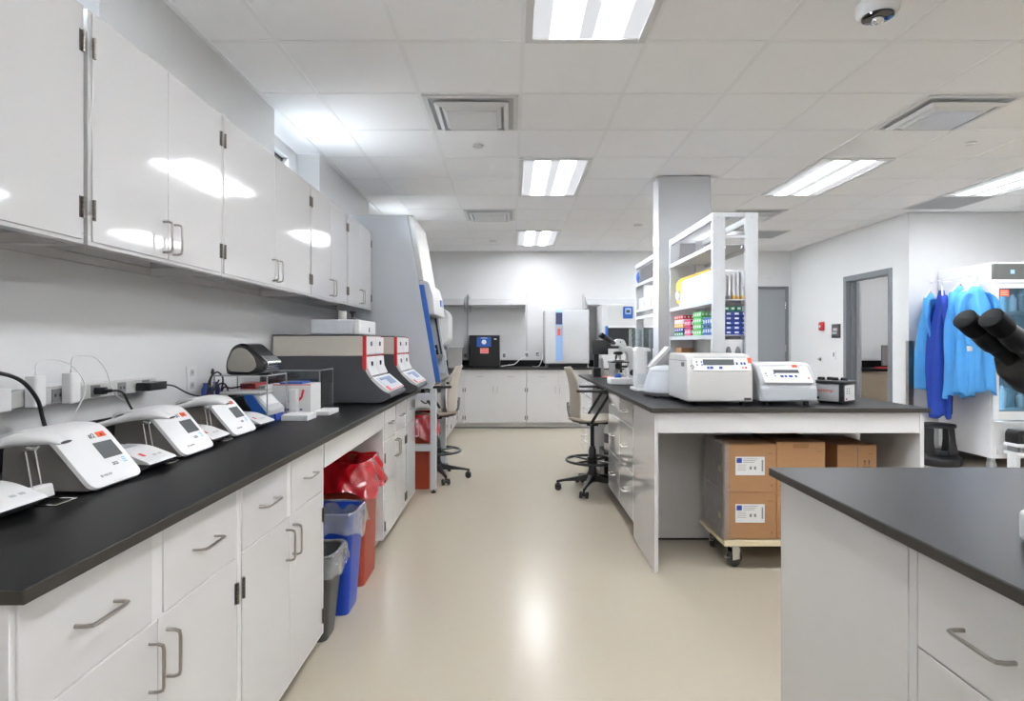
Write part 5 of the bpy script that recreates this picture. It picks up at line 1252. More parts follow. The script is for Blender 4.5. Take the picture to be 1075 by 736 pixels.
for i, (m, nm) in enumerate(cols):
    rack(1.41, 1.50, 4.86, 5.12, z + i * 0.035, 0.034, m, nm + ' tube rack in the left stack of five on the middle shelf', GR)
for i in range(2):
    rack(1.41, 1.49, 4.66, 4.82, z + i * 0.068, 0.062, 'pink', 'magenta tube rack, ' + ('lower' if i == 0 else 'upper') + ' of the two', GR)
for i in range(4):
    rack(1.41, 1.49, 4.40, 4.60, z + i * 0.045, 0.043, 'green', ['lowest', 'second', 'third', 'topmost'][i] + ' bright green tube rack on the middle shelf', GR)
for i in range(2):
    rack(1.41, 1.485, 4.16, 4.36, z + i * 0.068, 0.06, 'blue', 'mid blue tube rack behind the left post, ' + ('lower' if i == 0 else 'upper'), GR)
for i in range(5):
    rack(1.495, 1.665, 4.15, 4.38, z + i * 0.033, 0.032, 'navy', ['lowest', 'second', 'third', 'fourth', 'top'][i] + ' navy tube rack of the stack seen between the posts', GR)
rack(1.50, 1.63, 4.18, 4.40, z + 0.166, 0.04, 'dgreen', 'dark green rack on top of the navy stack between the posts', GR)
# shelf 2: cream board and boxes, yellow bag, white upright folders
z = SZ[1]
t = thing('document_box', 'cream coloured board box on the shelf above the coloured racks', 'box', (1.47, 4.5, z))
g = G(t); g.prism([(4.20, z + 0.0005), (4.98, z + 0.0005), (4.90, z + 0.21), (4.20, z + 0.21)], 'x', 1.415, 1.47); part('board', g, 'cream', t, bevel=0.002)
g = G(t); g.prism([(4.20, z + 0.211), (4.90, z + 0.211), (4.90, z + 0.228), (4.20, z + 0.222)], 'x', 1.41, 1.475); part('yellow_edge', g, 'amber', t)
t = thing('yellow_bag', 'crumpled yellow and white bag at the left end of the upper shelf', 'bag', (1.45, 5.1, z))
rnd = random.Random(4)
def blob(g, c, r, mi=0, n=10, m=14, seed=1, amp=0.2):
    rr = random.Random(seed); ph = [rr.uniform(0, 6) for _ in range(4)]; rings = []
    for i in range(1, n):
        th = PI * i / n; ring = []
        for k in range(m):
            a = 2 * PI * k / m; q = 1 + amp * math.sin(3 * a + ph[0] + th * 2) * math.sin(2 * th + ph[1]) + amp * 0.5 * math.sin(5 * a + ph[2] - 3 * th)
            ring.append((c[0] + r[0] * q * math.sin(th) * math.cos(a), c[1] + r[1] * q * math.sin(th) * math.sin(a), c[2] - r[2] * math.cos(th) * (1 + 0.2 * amp * math.sin(a * 2))))
        rings.append(ring)
    g.loft(rings, mi)
g = G(t); blob(g, (1.46, 5.09, z + 0.13), (0.04, 0.07, 0.115), 0, seed=3); part('bag', g, 'yellow', t, smooth=80)
g = G(t); blob(g, (1.425, 5.065, z + 0.10), (0.02, 0.045, 0.045), 0, seed=8); part('label_patch', g, 'plw', t, smooth=80)
for i in range(5):
    x = 1.497 + i * 0.030
    t = thing('folder', ['first', 'second', 'third', 'fourth', 'last'][i] + ' from the left of the white upright folders between the shelf posts', 'folder', (x, 4.3, z), 0, 'white upright folders on the upper shelf')
    g = G(t); g.prism([(4.16, z + 0.0005), (4.42, z + 0.0005), (4.42, z + 0.24), (4.16, z + 0.16 + 0.01 * i)], 'x', x, x + 0.014); part('cover', g, 'plw', t)
    g = G(t); g.box(x - 0.0006, x + 0.0146, 4.1590, 4.175, z + 0.004, z + 0.022 + 0.004 * (i % 3)); part('tab', g, 'amber' if i > 1 else 'grey', t)
# beneath shelf 3
bx('small_carton', 1.42, 1.52, 4.95, 5.12, IZ + 0.001, 1.255, 'card', 'brown carton under the coloured racks at the foot of the shelving unit')
t = thing('dispenser_pair', 'white panel with two grey glove-shaped holders between the shelf posts', 'holder', (1.55, 4.2, 1.2))
g = G(t); g.box(1.485, 1.618, 4.145, 4.17, IZ + 0.001, 1.318); part('panel', g, 'plw', t, bevel=0.002)
for x in (1.52, 1.585):
    g = G(t); g.prism(rpoly([(x - 0.022, 1.16, 0.01), (x - 0.022, 1.23, 0.02), (x - 0.008, 1.27, 0.01), (x + 0.008, 1.27, 0.01), (x + 0.022, 1.23, 0.02), (x + 0.022, 1.16, 0.01)]), 'y', 4.138, 4.1449); part('holder', g, 'grey', t, bevel=0.002)
# far unit
t = thing('clear_bin', 'clear plastic bin of blue and pink items on the top shelf behind the column', 'storage bin', (1.45, 6.3, SZ2[0]))
g = G(t)
zz = SZ2[0] + 0.0005
g.box(1.40, 1.60, 5.9, 6.5, zz, zz + 0.004); g.box(1.40, 1.404, 5.9, 6.5, zz + 0.004, zz + 0.15); g.box(1.596, 1.60, 5.9, 6.5, zz + 0.004, zz + 0.15); g.box(1.404, 1.596, 5.9, 5.904, zz + 0.004, zz + 0.15); g.box(1.404, 1.596, 6.496, 6.5, zz + 0.004, zz + 0.15)
part('walls', g, 'acryl', t)
for i, (y, m, nm) in enumerate(((6.05, 'pink', 'magenta'), (6.22, 'navy', 'navy'), (6.38, 'blue', 'blue'))):
    g = G(); blob(g, (1.47, y, zz + 0.055), (0.05, 0.07, 0.045), 0, seed=i + 2, amp=0.12); tag(part('packet', g, m, smooth=60), nm + ' packet in the clear bin on the top shelf behind the column', 'packet', 'packets in the clear bin')
g = G(); blob(g, (1.42, 6.57, zz + 0.07), (0.04, 0.04, 0.065), 0, seed=9, amp=0.1); tag(part('blue_bottle', g, 'blue', smooth=60), 'blue bottle at the far left end of the top shelf behind the column', 'bottle')
for i, (y0, y1, h) in enumerate(((5.75, 6.0, 0.17), (6.05, 6.3, 0.14), (6.35, 6.6, 0.12))):
    bx('white_carton', 1.42, 1.62, y0, y1, SZ2[1] + 0.0008, SZ2[1] + h, 'plw', ['nearest', 'middle', 'farthest'][i] + ' white carton on the second shelf behind the column', 'box', 0.003, 'white cartons behind the column')

# ------------------------------------------------------------------ boxes and dolly under the island
t = thing('dolly', 'pale wooden dolly on black casters under the island carrying brown cartons', 'dolly', (1.55, 3.57, 0))
g = G(t); g.box(1.205, 1.83, 3.35, 3.79, 0.142, 0.166); g.box(1.205, 1.83, 3.35, 3.362, 0.1665, 0.176); part('platform', g, 'dollyw', t, bevel=0.003)
text('lettering', 'VWR', 0.016, 'btnr', t, (1.275, 3.3495, 0.156), (1, 0, 0), (0, 0, 1), 1.3)
for (x, y, a) in ((1.27, 3.42, 25), (1.77, 3.42, -10), (1.27, 3.73, 60), (1.77, 3.73, 15)):
    g = G(t); g.T = Matrix.Translation((x, y, 0)) @ Matrix.Rotation(rad(a), 4, 'Z')
    g.box(-0.035, 0.035, -0.03, 0.03, 0.135, 0.1415); g.box(-0.01, 0.045, -0.022, -0.018, 0.045, 0.125); g.box(-0.01, 0.045, 0.018, 0.022, 0.045, 0.125); g.cyl((0, 0, 0.125), (0, 0, 0.135), 0.02, n=16); g.box(-0.012, 0.045, -0.022, 0.022, 0.122, 0.126)
    g.box(-0.05, -0.01, -0.012, 0.012, 0.06, 0.066); c_ = part('caster', g, 'chrome', t, bevel=0.001)
    g = G(t); g.T = Matrix.Translation((x, y, 0)) @ Matrix.Rotation(rad(a), 4, 'Z')
    g.cyl((0.022, -0.016, 0.0505), (0.022, 0.016, 0.0505), 0.050, n=28); part('wheel', g, 'blkg', c_, bevel=0.004)
def carton(x0, x1, y0, y1, z0, z1, label, lab=False, hole=False, rz=0):
    t = thing('carton', label, 'cardboard box', ((x0 + x1) / 2, (y0 + y1) / 2, z0), 0, 'brown cartons under the island')
    g = G(t); g.box(x0, x1, y0, y1, z0, z1 - 0.004); part('body', g, 'card', t, bevel=0.003)
    g = G(t); m = (y0 + y1) / 2; g.box(x0, x1, y0, m - 0.001, z1 - 0.0038, z1); g.box(x0, x1, m + 0.001, y1, z1 - 0.0038, z1); part('flap', g, 'card', t, bevel=0.001)
    g = G(t); g.box(x0 + 0.015, x0 + 0.035, y0 - 0.0006, y0 + 0.001, z0 + 0.028, z0 + 0.034); g.box(x1 - 0.05, x1 - 0.02, y0 - 0.0006, y0 + 0.001, z1 - 0.055, z1 - 0.050); g.box(x1 - 0.03, x1 - 0.02, y0 - 0.0006, y0 + 0.001, z0 + 0.03, z0 + 0.045)
    part('print', g, 'cardd', t)
    if lab:
        lx, lz = x0 + 0.062, z0 + 0.095
        g = G(t); g.box(lx, lx + 0.166, y0 - 0.0012, y0 + 0.0005, lz, lz + 0.105); q = part('shipping_label', g, 'paper', t)
        g = G(t); g.box(lx + 0.006, lx + 0.036, y0 - 0.002, y0 - 0.0012, lz + 0.070, lz + 0.098); part('blue_square', g, 'navy', q)
        text('lettering', 'WL', 0.017, 'plw', q, (lx + 0.021, y0 - 0.0022, lz + 0.084), (1, 0, 0), (0, 0, 1))
        g = G(t)
        for r_ in range(3): g.box(lx + 0.043, lx + 0.125 - 0.01 * r_, y0 - 0.0018, y0 - 0.0012, lz + 0.092 - 0.010 * r_, lz + 0.0945 - 0.010 * r_)
        for r_ in range(4): g.box(lx + 0.010, lx + 0.06, y0 - 0.0018, y0 - 0.0012, lz + 0.058 - 0.010 * r_, lz + 0.0600 - 0.010 * r_)
        for r_ in range(2): g.box(lx + 0.08 + 0.025 * r_, lx + 0.092 + 0.025 * r_, y0 - 0.0018, y0 - 0.0012, lz + 0.032, lz + 0.050)
        part('label_lines', g, 'grey', q)
        g = G(t); zz = lz + 0.022; k = 0
        while zz < lz + 0.088:
            h = 0.0012 + 0.0012 * ((k * 7) % 3); g.box(lx + 0.148, lx + 0.157, y0 - 0.0019, y0 - 0.0012, zz, zz + h); zz += h + 0.0016; k += 1
        part('barcode', g, 'print', q)
        g = G(t); g.box(x0 - 0.0012, x0 + 0.0005, y0 + 0.07, y0 + 0.13, z0 + 0.10, z0 + 0.17); q = part('hand_hole_label', g, 'cardd', t)
        g = G(t); g.box(x0 - 0.0022, x0 - 0.0012, y0 + 0.06, y0 + 0.10, z0 + 0.10, z0 + 0.135); part('yellow_label', g, 'yellow', q)
    if hole:
        g = G(t); c = (x0 + x1) / 2; g.prism(rpoly([(c - 0.045, z1 - 0.035, 0.01), (c + 0.045, z1 - 0.035, 0.01), (c + 0.045, z1 - 0.008, 0.01), (c - 0.045, z1 - 0.008, 0.01)]), 'y', y0 - 0.0008, y0 + 0.001); part('hand_hole', g, 'cardd', t)
    return t
carton(1.212, 1.506, 3.365, 3.70, 0.1775, 0.446, 'lower brown carton with a white label on the dolly', True)
carton(1.212, 1.506, 3.365, 3.70, 0.447, 0.717, 'upper brown carton with a white label, stacked on the dolly', True)
carton(1.512, 1.79, 3.375, 3.72, 0.1775, 0.446, 'lower plain carton behind the near bench corner on the dolly')
carton(1.512, 1.79, 3.375, 3.72, 0.447, 0.728, 'upper plain carton with a hand hole beside the labelled one', False, True)
t = carton(1.90, 2.13, 3.45, 3.80, 0.001, 0.70, 'tall narrow brown carton farthest right under the island')
g = G(t)
for x in (2.06, 2.085): g.prism([(x - 0.006, 0.60), (x + 0.006, 0.60), (x, 0.615)], 'y', 3.449, 3.4502); g.box(x - 0.002, x + 0.002, 3.449, 3.4502, 0.58, 0.60)
g.box(2.05, 2.095, 3.449, 3.4502, 0.570, 0.573); g.box(2.018, 2.020, 3.449, 3.4502, 0.01, 0.69); part('arrow_print', g, 'print', t)
# stretch film around the labelled stack
t = thing('stretch_film', 'clear wrinkled stretch film wrapped round the labelled cartons', 'stretch film', (1.36, 3.5, 0.18))
g = G(t); rows = []
rnd = random.Random(11)
xa, ya = 1.2085, 3.3600
for i in range(22):
    zc = 0.182 + (0.735 - 0.182) * i / 21; row = []
    pts_ = [(1.2, 3.708, 'b')]
    for j in range(24):
        u = j / 23
        if u < 0.7: px_, py_ = xa, 3.70 - (3.70 - ya) * u / 0.7
        else: px_, py_ = xa + (u - 0.7) / 0.3 * 0.028, ya
        w = 0.004 + 0.005 * abs(math.sin(i * 0.9 + j * 0.7) * math.sin(j * 1.7 + i * 0.35)) + rnd.uniform(0, 0.002)
        if abs(zc - 0.44) < 0.03: w += 0.003
        if u < 0.7: row.append((px_ - w, py_ - (0.004 if u > 0.66 else 0), zc + 0.006 * math.sin(j)))
        else: row.append((px_ - 0.003, py_ - w * 0.7, zc + 0.006 * math.sin(j)))
    rows.append(row)
g.loft(rows, closed=False, cap=False); part('film', g, 'wrap', t, smooth=180)
# floor jug in the far knee space
t = thing('floor_jug', 'white jug with a dark label standing on a black crate under the island', 'jug', (0.98, 5.75, 0))
g = G(t); g.lathe([(0.075, 0.2605), (0.085, 0.27), (0.085, 0.47), (0.04, 0.53), (0.035, 0.56), (0, 0.56)], c=(0.985, 5.75, 0), n=22); part('jug', g, 'plg', t)
g = G(t); g.lathe([(0.0865, 0.33), (0.0865, 0.42)], c=(0.985, 5.75, 0), n=22, cap=False); part('label', g, 'print', t)
bx('crate', 0.88, 1.20, 5.62, 5.95, 0.001, 0.26, 'blk', 'black crate on the floor under the far part of the island', 'crate', 0.01)

# ------------------------------------------------------------------ back wall: shelves, black box, incubator
def bracket_shelf(x0, x1, label, endl=True):
    t = thing('wall_shelf', label, 'wall shelf', ((x0 + x1) / 2, 9.4, 1.9), 0, 'white shelves on the back wall')
    g = G(t); g.box(x0, x1, 9.24, 9.555, 1.885, 1.905); g.box(x0, x1, 9.225, 9.24, 1.885, 1.985); part('board', g, 'shelfw', t, bevel=0.002)
    for x in (x0 + 0.002, x1 - 0.014):
        g = G(t); g.prism([(9.556, 1.88), (9.26, 1.88), (9.26, 1.868), (9.53, 1.80), (9.556, 1.78)], 'x', x, x + 0.012); g.prism([(9.24, 1.906), (9.555, 1.906), (9.555, 2.04), (9.52, 2.04)], 'x', x, x + 0.004); part('bracket', g, 'shelfw', t)
    return t
bracket_shelf(-1.18, -0.745, 'short white wall shelf at the left of the back wall')
bracket_shelf(-0.675, 0.225, 'long white wall shelf above the black box')
bracket_shelf(1.18, 2.10, 'white wall shelf behind the island above the grey enclosure')
for i, x in enumerate((-0.71, 0.245, 1.16)):
    g = G(); g.box(x - 0.014, x + 0.014, 9.562, 9.579, 1.05, 2.08); tag(part('wall_standard', g, 'lgrey' if i == 0 else 'shelfw'), 'vertical wall standard ' + ['between the short and long wall shelves', 'at the right end of the long wall shelf', 'left of the wall shelf behind the island'][i], 'wall rail', 'vertical shelf rails on the back wall')
t = thing('small_fridge', 'black box-shaped cooler with blue and pink stickers on the back counter', 'cooler', (-0.42, 9.2, BZ))
g = G(t); g.box(-0.648, -0.183, 9.06, 9.50, BZ + 0.012, 1.412); part('cabinet', g, 'blk', t, bevel=0.004)
g = G(t); g.box(-0.645, -0.186, 9.035, 9.0595, BZ + 0.02, 1.408); q = part('door', g, 'blk', t, bevel=0.005)
g = G(t); g.prism(rpoly([(-0.53, 1.235, 0.015), (-0.31, 1.235, 0.015), (-0.31, 1.385, 0.015), (-0.53, 1.385, 0.015)]), 'y', 9.0325, 9.035); bl = part('blue_sticker', g, 'blue', q)
g = G(t); g.cyl((-0.42, 9.0326, 1.308), (-0.42, 9.0315, 1.308), 0.036, n=28); g.box(-0.47, -0.37, 9.0315, 9.0326, 1.365, 1.372); part('round_emblem', g, 'plw', bl)
g = G(t); g.box(-0.478, -0.352, 9.0325, 9.035, 1.135, 1.215); pk = part('pink_sign', g, mat('pink_sign', (240, 150, 140), 0.5), q)
g = G(t)
for r_ in range(3): g.box(-0.468 + 0.01 * (r_ % 2), -0.362, 9.0318, 9.0325, 1.15 + 0.022 * r_, 1.159 + 0.022 * r_)
part('print', g, 'btnr', pk)
g = G(t); g.box(-0.268, -0.228, 9.0325, 9.035, 1.343, 1.362); part('tag', g, 'plw', q)
for x in (-0.62, -0.24):
    g = G(t); g.box(x, x + 0.03, 9.08, 9.11, BZ, BZ + 0.012); g.box(x, x + 0.03, 9.45, 9.48, BZ, BZ + 0.012); part('foot', g, 'rubber', t)
t = thing('incubator', 'white upright incubator with a blue vertical strip on the back counter', 'incubator', (0.85, 9.2, BZ))
g = G(t); g.box(0.505, 1.19, 9.03, 9.50, 0.975, 1.80); part('cabinet', g, 'shelfw', t, bevel=0.012, seg=3)
g = G(t); g.box(0.515, 1.18, 8.995, 9.029, 0.985, 1.79); q = part('door', g, 'shelfw', t, bevel=0.006)
g = G(t); g.box(0.668, 0.776, 8.988, 8.9945, 1.02, 1.80); sp = part('strip', g, 'lblue', q, bevel=0.003)
g = G(t); g.box(0.672, 0.772, 8.9855, 8.988, 1.575, 1.755); part('display', g, mat('indigo_display', (62, 62, 92), 0.15), sp)
g = G(t); g.box(0.665, 0.779, 8.970, 8.9878, 1.525, 1.560); g.box(0.65, 0.80, 8.965, 8.985, 1.512, 1.524); part('handle', g, 'lgrey', sp, bevel=0.003)
g = G(t); g.box(0.695, 0.738, 8.960, 8.9648, 1.405, 1.51); part('red_tag', g, 'orange', sp)
g = G(t); g.box(1.08, 1.15, 8.9930, 8.9945, 1.035, 1.045); part('nameplate', g, 'lgrey', q)
g = G(t); g.box(0.56, 1.14, 9.06, 9.45, BZ + 0.0005, 0.974); part('plinth', g, 'blk', t)
for x in (0.515, 1.155):
    g = G(t); g.lathe([(0.015, 0), (0.015, 0.06), (0, 0.06)], c=(x + 0.01, 9.05, BZ + 0.0005), n=12); part('foot', g, 'chrome', t)
t = thing('grey_enclosure', 'large pale grey enclosure with a dark opening and blue controller at the back right', 'lab enclosure', (1.9, 9.1, BZ))
g = G(t); g.box(1.345, 1.43, 8.78, 9.40, 0.9145, 1.865); g.box(1.43, 2.30, 8.78, 9.40, 1.52, 1.865); g.box(1.43, 2.30, 9.33, 9.40, 0.9145, 1.52); g.box(1.43, 2.30, 8.93, 9.33, 0.9145, 0.96); g.box(2.22, 2.30, 8.78, 9.33, 0.96, 1.52); g.box(1.43, 2.22, 8.80, 8.93, 0.9145, 1.20)
part('housing', g, 'hoodw', t, bevel=0.004)
g = G(t); g.box(1.432, 2.218, 8.82, 8.83, 1.21, 1.518); part('dark_window', g, 'blkg', t)
g = G(t); g.prism(rpoly([(1.655, 1.655, 0.015), (1.80, 1.655, 0.015), (1.80, 1.835, 0.015), (1.655, 1.835, 0.015)]), 'y', 8.765, 8.7795); q = part('controller', g, 'blue', t, bevel=0.002)
g = G(t); g.box(1.685, 1.77, 8.7635, 8.765, 1.72, 1.81); part('controller_screen', g, 'lblue', q)
g = G(t); g.box(1.70, 1.755, 8.762, 8.7635, 1.74, 1.785); part('readout', g, 'print', q)
g = G(t); g.box(1.39, 1.43, 8.765, 8.7795, 1.36, 1.545); part('blue_trim', g, 'hoodblue', t)
g = G(t); g.box(1.44, 2.21, 8.768, 8.7798, 1.522, 1.545); part('opening_edge', g, 'plw', t)
t = thing('storage_bucket', 'cream bucket-like bin with a grey lid on the corner counter', 'bin', (-0.86, 9.1, BZ))
def rr4(cx, cy, w, d_, z): return [(a, b, z) for a, b in rpoly([(cx - w, cy - d_, 0.02), (cx + w, cy - d_, 0.02), (cx + w, cy + d_, 0.02), (cx - w, cy + d_, 0.02)], 4)]
g = G(t); g.loft([rr4(-0.87, 9.12, 0.095, 0.12, BZ + 0.0005), rr4(-0.87, 9.12, 0.125, 0.15, 1.20)]); part('body', g, 'plg', t)
g = G(t); g.loft([rr4(-0.87, 9.12, 0.145, 0.165, 1.2005), rr4(-0.87, 9.12, 0.145, 0.165, 1.232), rr4(-0.87, 9.12, 0.12, 0.14, 1.24)]); part('lid', g, 'lgrey', t)
t = thing('wall_purifier', 'white rounded water purifier on the left wall above the corner counter', 'water purifier', (-1.1, 8.4, 1.3))
g = G(t); g.prism(rpoly([(XW + 0.001, 1.25), (-0.96, 1.25, 0.03), (-0.86, 1.33, 0.05), (-0.86, 1.70, 0.08), (-0.95, 1.78, 0.05), (XW + 0.001, 1.78)]), 'y', 8.10, 8.62); part('housing', g, 'plw', t, bevel=0.012, seg=3)
g = G(t); g.box(-0.98, -0.90, 8.30, 8.42, 1.20, 1.2495); part('tap', g, 'grey', t, bevel=0.004)
cord('cable', [(-0.165, 9.10, 0.935), (-0.05, 9.15, 0.95), (0.05, 9.25, 0.965), (0.12, 9.40, 1.02), (0.19, 9.52, 1.06), (0.235, 9.553, 1.08)], 0.006, 'cord_w', 'white cable from the black cooler up to the wall outlet')
cord('cable', [(0.33, 9.3, 0.925), (0.42, 9.25, 0.93), (0.47, 9.35, 1.0), (0.50, 9.52, 1.09), (0.46, 9.55, 1.13), (0.41, 9.54, 1.09)], 0.006, 'cord_w', 'white cable coil left of the white incubator')
for i, (x, z) in enumerate(((-0.12, 1.09), (0.245, 1.10), (0.42, 1.11), (-0.745, 1.09))):
    t = thing('wall_outlet', 'outlet plate on the back wall ' + ['right of the black cooler', 'at the foot of the right shelf rail', 'behind the cable beside the incubator', 'left of the black cooler'][i], 'outlet', (x, YB, z), 0, 'outlets above the back counter')
    yy = YB if i != 1 else 9.5615
    g = G(t); g.box(x - 0.038, x + 0.038, yy - 0.006, yy - 0.0005, z - 0.06, z + 0.06); part('plate', g, 'plw', t, bevel=0.002)
    g = G(t); g.box(x - 0.022, x + 0.022, yy - 0.009, yy - 0.0062, z - 0.03, z + 0.03); part('socket', g, 'grey', t)

# ------------------------------------------------------------------ right wall devices
def onwall(name, label, cat, y0, y1, z0, z1, m, d=0.02, bevel=0.003):
    t = thing(name, label, cat, (XR, (y0 + y1) / 2, z0)); g = G(t); g.box(XR - d, XR - 0.0005, y0, y1, z0, z1); part('plate', g, m, t, bevel=bevel); return t
t = onwall('fire_alarm', 'red fire alarm device on the white wall left of the open door', 'fire alarm', 8.53, 8.64, 1.47, 1.60, 'red', 0.045, 0.02)
g = G(t); g.cyl((XR - 0.0455, 8.585, 1.535), (XR - 0.05, 8.585, 1.535), 0.02, n=16); part('strobe', g, 'plw', t)
t = onwall('access_panel', 'dark grey control panel on the wall beside the open door', 'control panel', 8.12, 8.29, 1.365, 1.555, 'dgrey', 0.035)
g = G(t); g.box(XR - 0.037, XR - 0.0352, 8.15, 8.25, 1.46, 1.50); g.box(XR - 0.037, XR - 0.0352, 8.16, 8.27, 1.42, 1.445); part('readout', g, 'lgrey', t)
g = G(t); g.box(XR - 0.037, XR - 0.0352, 8.13, 8.16, 1.47, 1.49); part('indicator', g, 'btnr', t)
t = onwall('light_switch', 'white light switch plate below the dark control panel', 'light switch', 8.24, 8.33, 1.07, 1.19, 'plw', 0.008)
g = G(t); g.box(XR - 0.014, XR - 0.0082, 8.275, 8.295, 1.10, 1.16); part('toggle', g, 'grey', t)
t = thing('wall_hook', 'small metal hook on the wall left of the light switch', 'hook', (XR, 8.65, 1.05))
g = G(t); g.box(XR - 0.006, XR - 0.0005, 8.63, 8.67, 1.03, 1.08); g.tube(spline([(XR - 0.006, 8.65, 1.06), (XR - 0.03, 8.65, 1.05), (XR - 0.035, 8.65, 1.07)], 4), 0.005, 6); part('body', g, 'grey', t)
t = thing('corner_guard', 'metal corner guard on the wall corner right of the open door', 'corner guard', (XR, YC, 0.1))
g = G(t); g.box(XR - 0.003, XR + 0.055, YC - 0.003, YC - 0.0005, 0.1, 1.32); g.box(XR - 0.003, XR - 0.0005, YC - 0.0005, YC + 0.05, 0.1, 1.32); part('guard', g, 'steel', t)
# office beyond the door
t = thing('office_counter', 'tan cabinet with a black top in the room behind the open door', 'counter', (6.3, 9.2, 0))
g = G(t); g.box(5.0, 7.9, 9.02, 9.57, 0.0, 0.86); part('cabinet', g, 'carpet', t)
g = G(t); g.box(4.98, 7.9, 8.99, 9.575, 0.861, 0.90); g.box(4.98, 7.9, 9.55, 9.575, 0.9005, 1.01); part('top', g, 'epoxy', t)
t = thing('office_monitor', 'dark monitor seen through the open door', 'monitor', (6.02, 9.25, 0.9005))
g = G(t); g.box(5.79, 6.25, 9.24, 9.27, 0.94, 1.26); part('screen', g, 'taupe', t, bevel=0.004)
g = G(t); g.box(5.98, 6.06, 9.275, 9.30, 0.91, 1.1); g.box(5.90, 6.14, 9.2, 9.36, 0.9005, 0.91); part('stand', g, 'blk', t)
bx('stapler', 5.62, 5.80, 9.12, 9.17, 0.901, 0.925, 'red', 'red object on the black counter behind the open door', 'desk item')

# ------------------------------------------------------------------ glass door fridge
FX0, FX1, FY0, FY1 = 4.835, 6.15, 5.975, 6.70
t = thing('lab_fridge', 'tall white laboratory refrigerator with glass doors at the right edge', 'refrigerator', ((FX0 + FX1) / 2, (FY0 + FY1) / 2, 0))
g = G(t); w = 0.05
g.box(FX0, FX0 + w, FY0, FY1, 0.13, 2.105); g.box(FX1 - w, FX1, FY0, FY1, 0.13, 2.105); g.box(FX0 + w, FX1 - w, FY1 - w, FY1, 0.13, 2.105)
g.box(FX0 + w, FX1 - w, FY0 + 0.02, FY1 - w, 1.93, 2.105); g.box(FX0 + w, FX1 - w, FY0 + 0.02, FY1 - w, 0.42, 0.50); g.box(FX0 + w, FX1 - w, FY0 + 0.02, FY1 - w, 0.13, 0.16)
part('cabinet', g, 'fridge', t, bevel=0.004)
g = G(t); g.box(FX0 + 0.012, FX1 - 0.012, FY0 - 0.03, FY0 - 0.001, 1.935, 2.09); part('header', g, 'tinted', t, bevel=0.003)
g = G(t); g.box(FX0 - 0.005, FX1 + 0.005, FY0 - 0.035, FY0 - 0.001, 1.90, 1.930); g.box(FX0 + 0.0, FX1 - 0.0, FY0 - 0.028, FY0 - 0.001, 2.091, 2.105); part('header_trim', g, 'fridge', t, bevel=0.002)
g = G(t); g.box(FX0 + 0.18, FX0 + 0.22, FY0 - 0.032, FY0 - 0.0302, 1.99, 2.03); part('indicator', g, 'lblue', t)
for q, (a, b) in enumerate(((FX0 + 0.005, (FX0 + FX1) / 2 - 0.003), ((FX0 + FX1) / 2 + 0.003, FX1 - 0.005))):
    g = G(t); z0, z1 = 0.52, 1.895; f = 0.062
    g.box(a, a + f, FY0 - 0.028, FY0 - 0.001, z0, z1); g.box(b - f, b, FY0 - 0.028, FY0 - 0.001, z0, z1); g.box(a + f, b - f, FY0 - 0.028, FY0 - 0.001, z1 - 0.05, z1); g.box(a + f, b - f, FY0 - 0.028, FY0 - 0.001, z0, z0 + 0.085)
    dd = part('door', g, 'fridge', t, bevel=0.002)
    g = G(t); g.box(a + f + 0.001, b - f - 0.001, FY0 - 0.018, FY0 - 0.012, z0 + 0.086, z1 - 0.051); part('door_glass', g, 'fglass', dd)
    g = G(t); x = b - 0.03 if q == 0 else a + 0.03; g.tube([(x, FY0 - 0.0285, 1.0), (x, FY0 - 0.06, 1.0), (x, FY0 - 0.06, 1.3), (x, FY0 - 0.0285, 1.3)], 0.008, 8); part('handle', g, 'chrome', dd)
g = G(t); g.box(FX0 + 0.072, FX0 + 0.165, FY0 - 0.0285 - 0.0, FY0 - 0.0187, 1.765, 1.83); part('red_notice', g, 'orange', t, label='red and white notice')
g = G(t)
for r_ in range(3): g.box(FX0 + 0.08, FX0 + 0.158, FY0 - 0.0292, FY0 - 0.0286, 1.777 + r_ * 0.017, 1.783 + r_ * 0.017)
part('notice_lines', g, 'paper', t)
g = G(t); g.box(FX0 + w + 0.001, FX1 - w - 0.001, FY1 - w - 0.012, FY1 - w - 0.001, 0.51, 1.92); part('liner', g, 'fridgein', t)
FS = (0.62, 0.96, 1.30, 1.62)
for z in FS:
    g = G(t); g.box(FX0 + w + 0.002, FX1 - w - 0.002, FY0 + 0.04, FY1 - w - 0.02, z - 0.012, z); part('shelf', g, 'plw', t)
g = G(t); g.box(FX0 + w + 0.002, FX0 + w + 0.014, FY0 + 0.03, FY0 + 0.06, 0.55, 1.88)
part('inner_light', g, mat('fridge_lamp', (235, 245, 255), 0.4, emis=(215, 238, 255), estr=22.0), t)
g = G(t)
g.box(FX0 + 0.03, FX1 - 0.03, FY0 - 0.002, FY0 + 0.018, 0.135, 0.49)
g.box(FX0 + 0.01, FX0 + 0.03, FY0 - 0.012, FY0 + 0.018, 0.135, 0.49); g.box(FX0 + 0.01, FX1 - 0.01, FY0 - 0.012, FY0 + 0.018, 0.475, 0.50); g.box(FX0 + 0.01, FX1 - 0.01, FY0 - 0.012, FY0 + 0.018, 0.13, 0.15)
for r_ in range(3): g.box(FX0 + 0.06, FX1 - 0.06, FY0 - 0.010, FY0 - 0.002, 0.17 + r_ * 0.035, 0.19 + r_ * 0.035)
part('lower_grille', g, 'fridge', t, bevel=0.002)
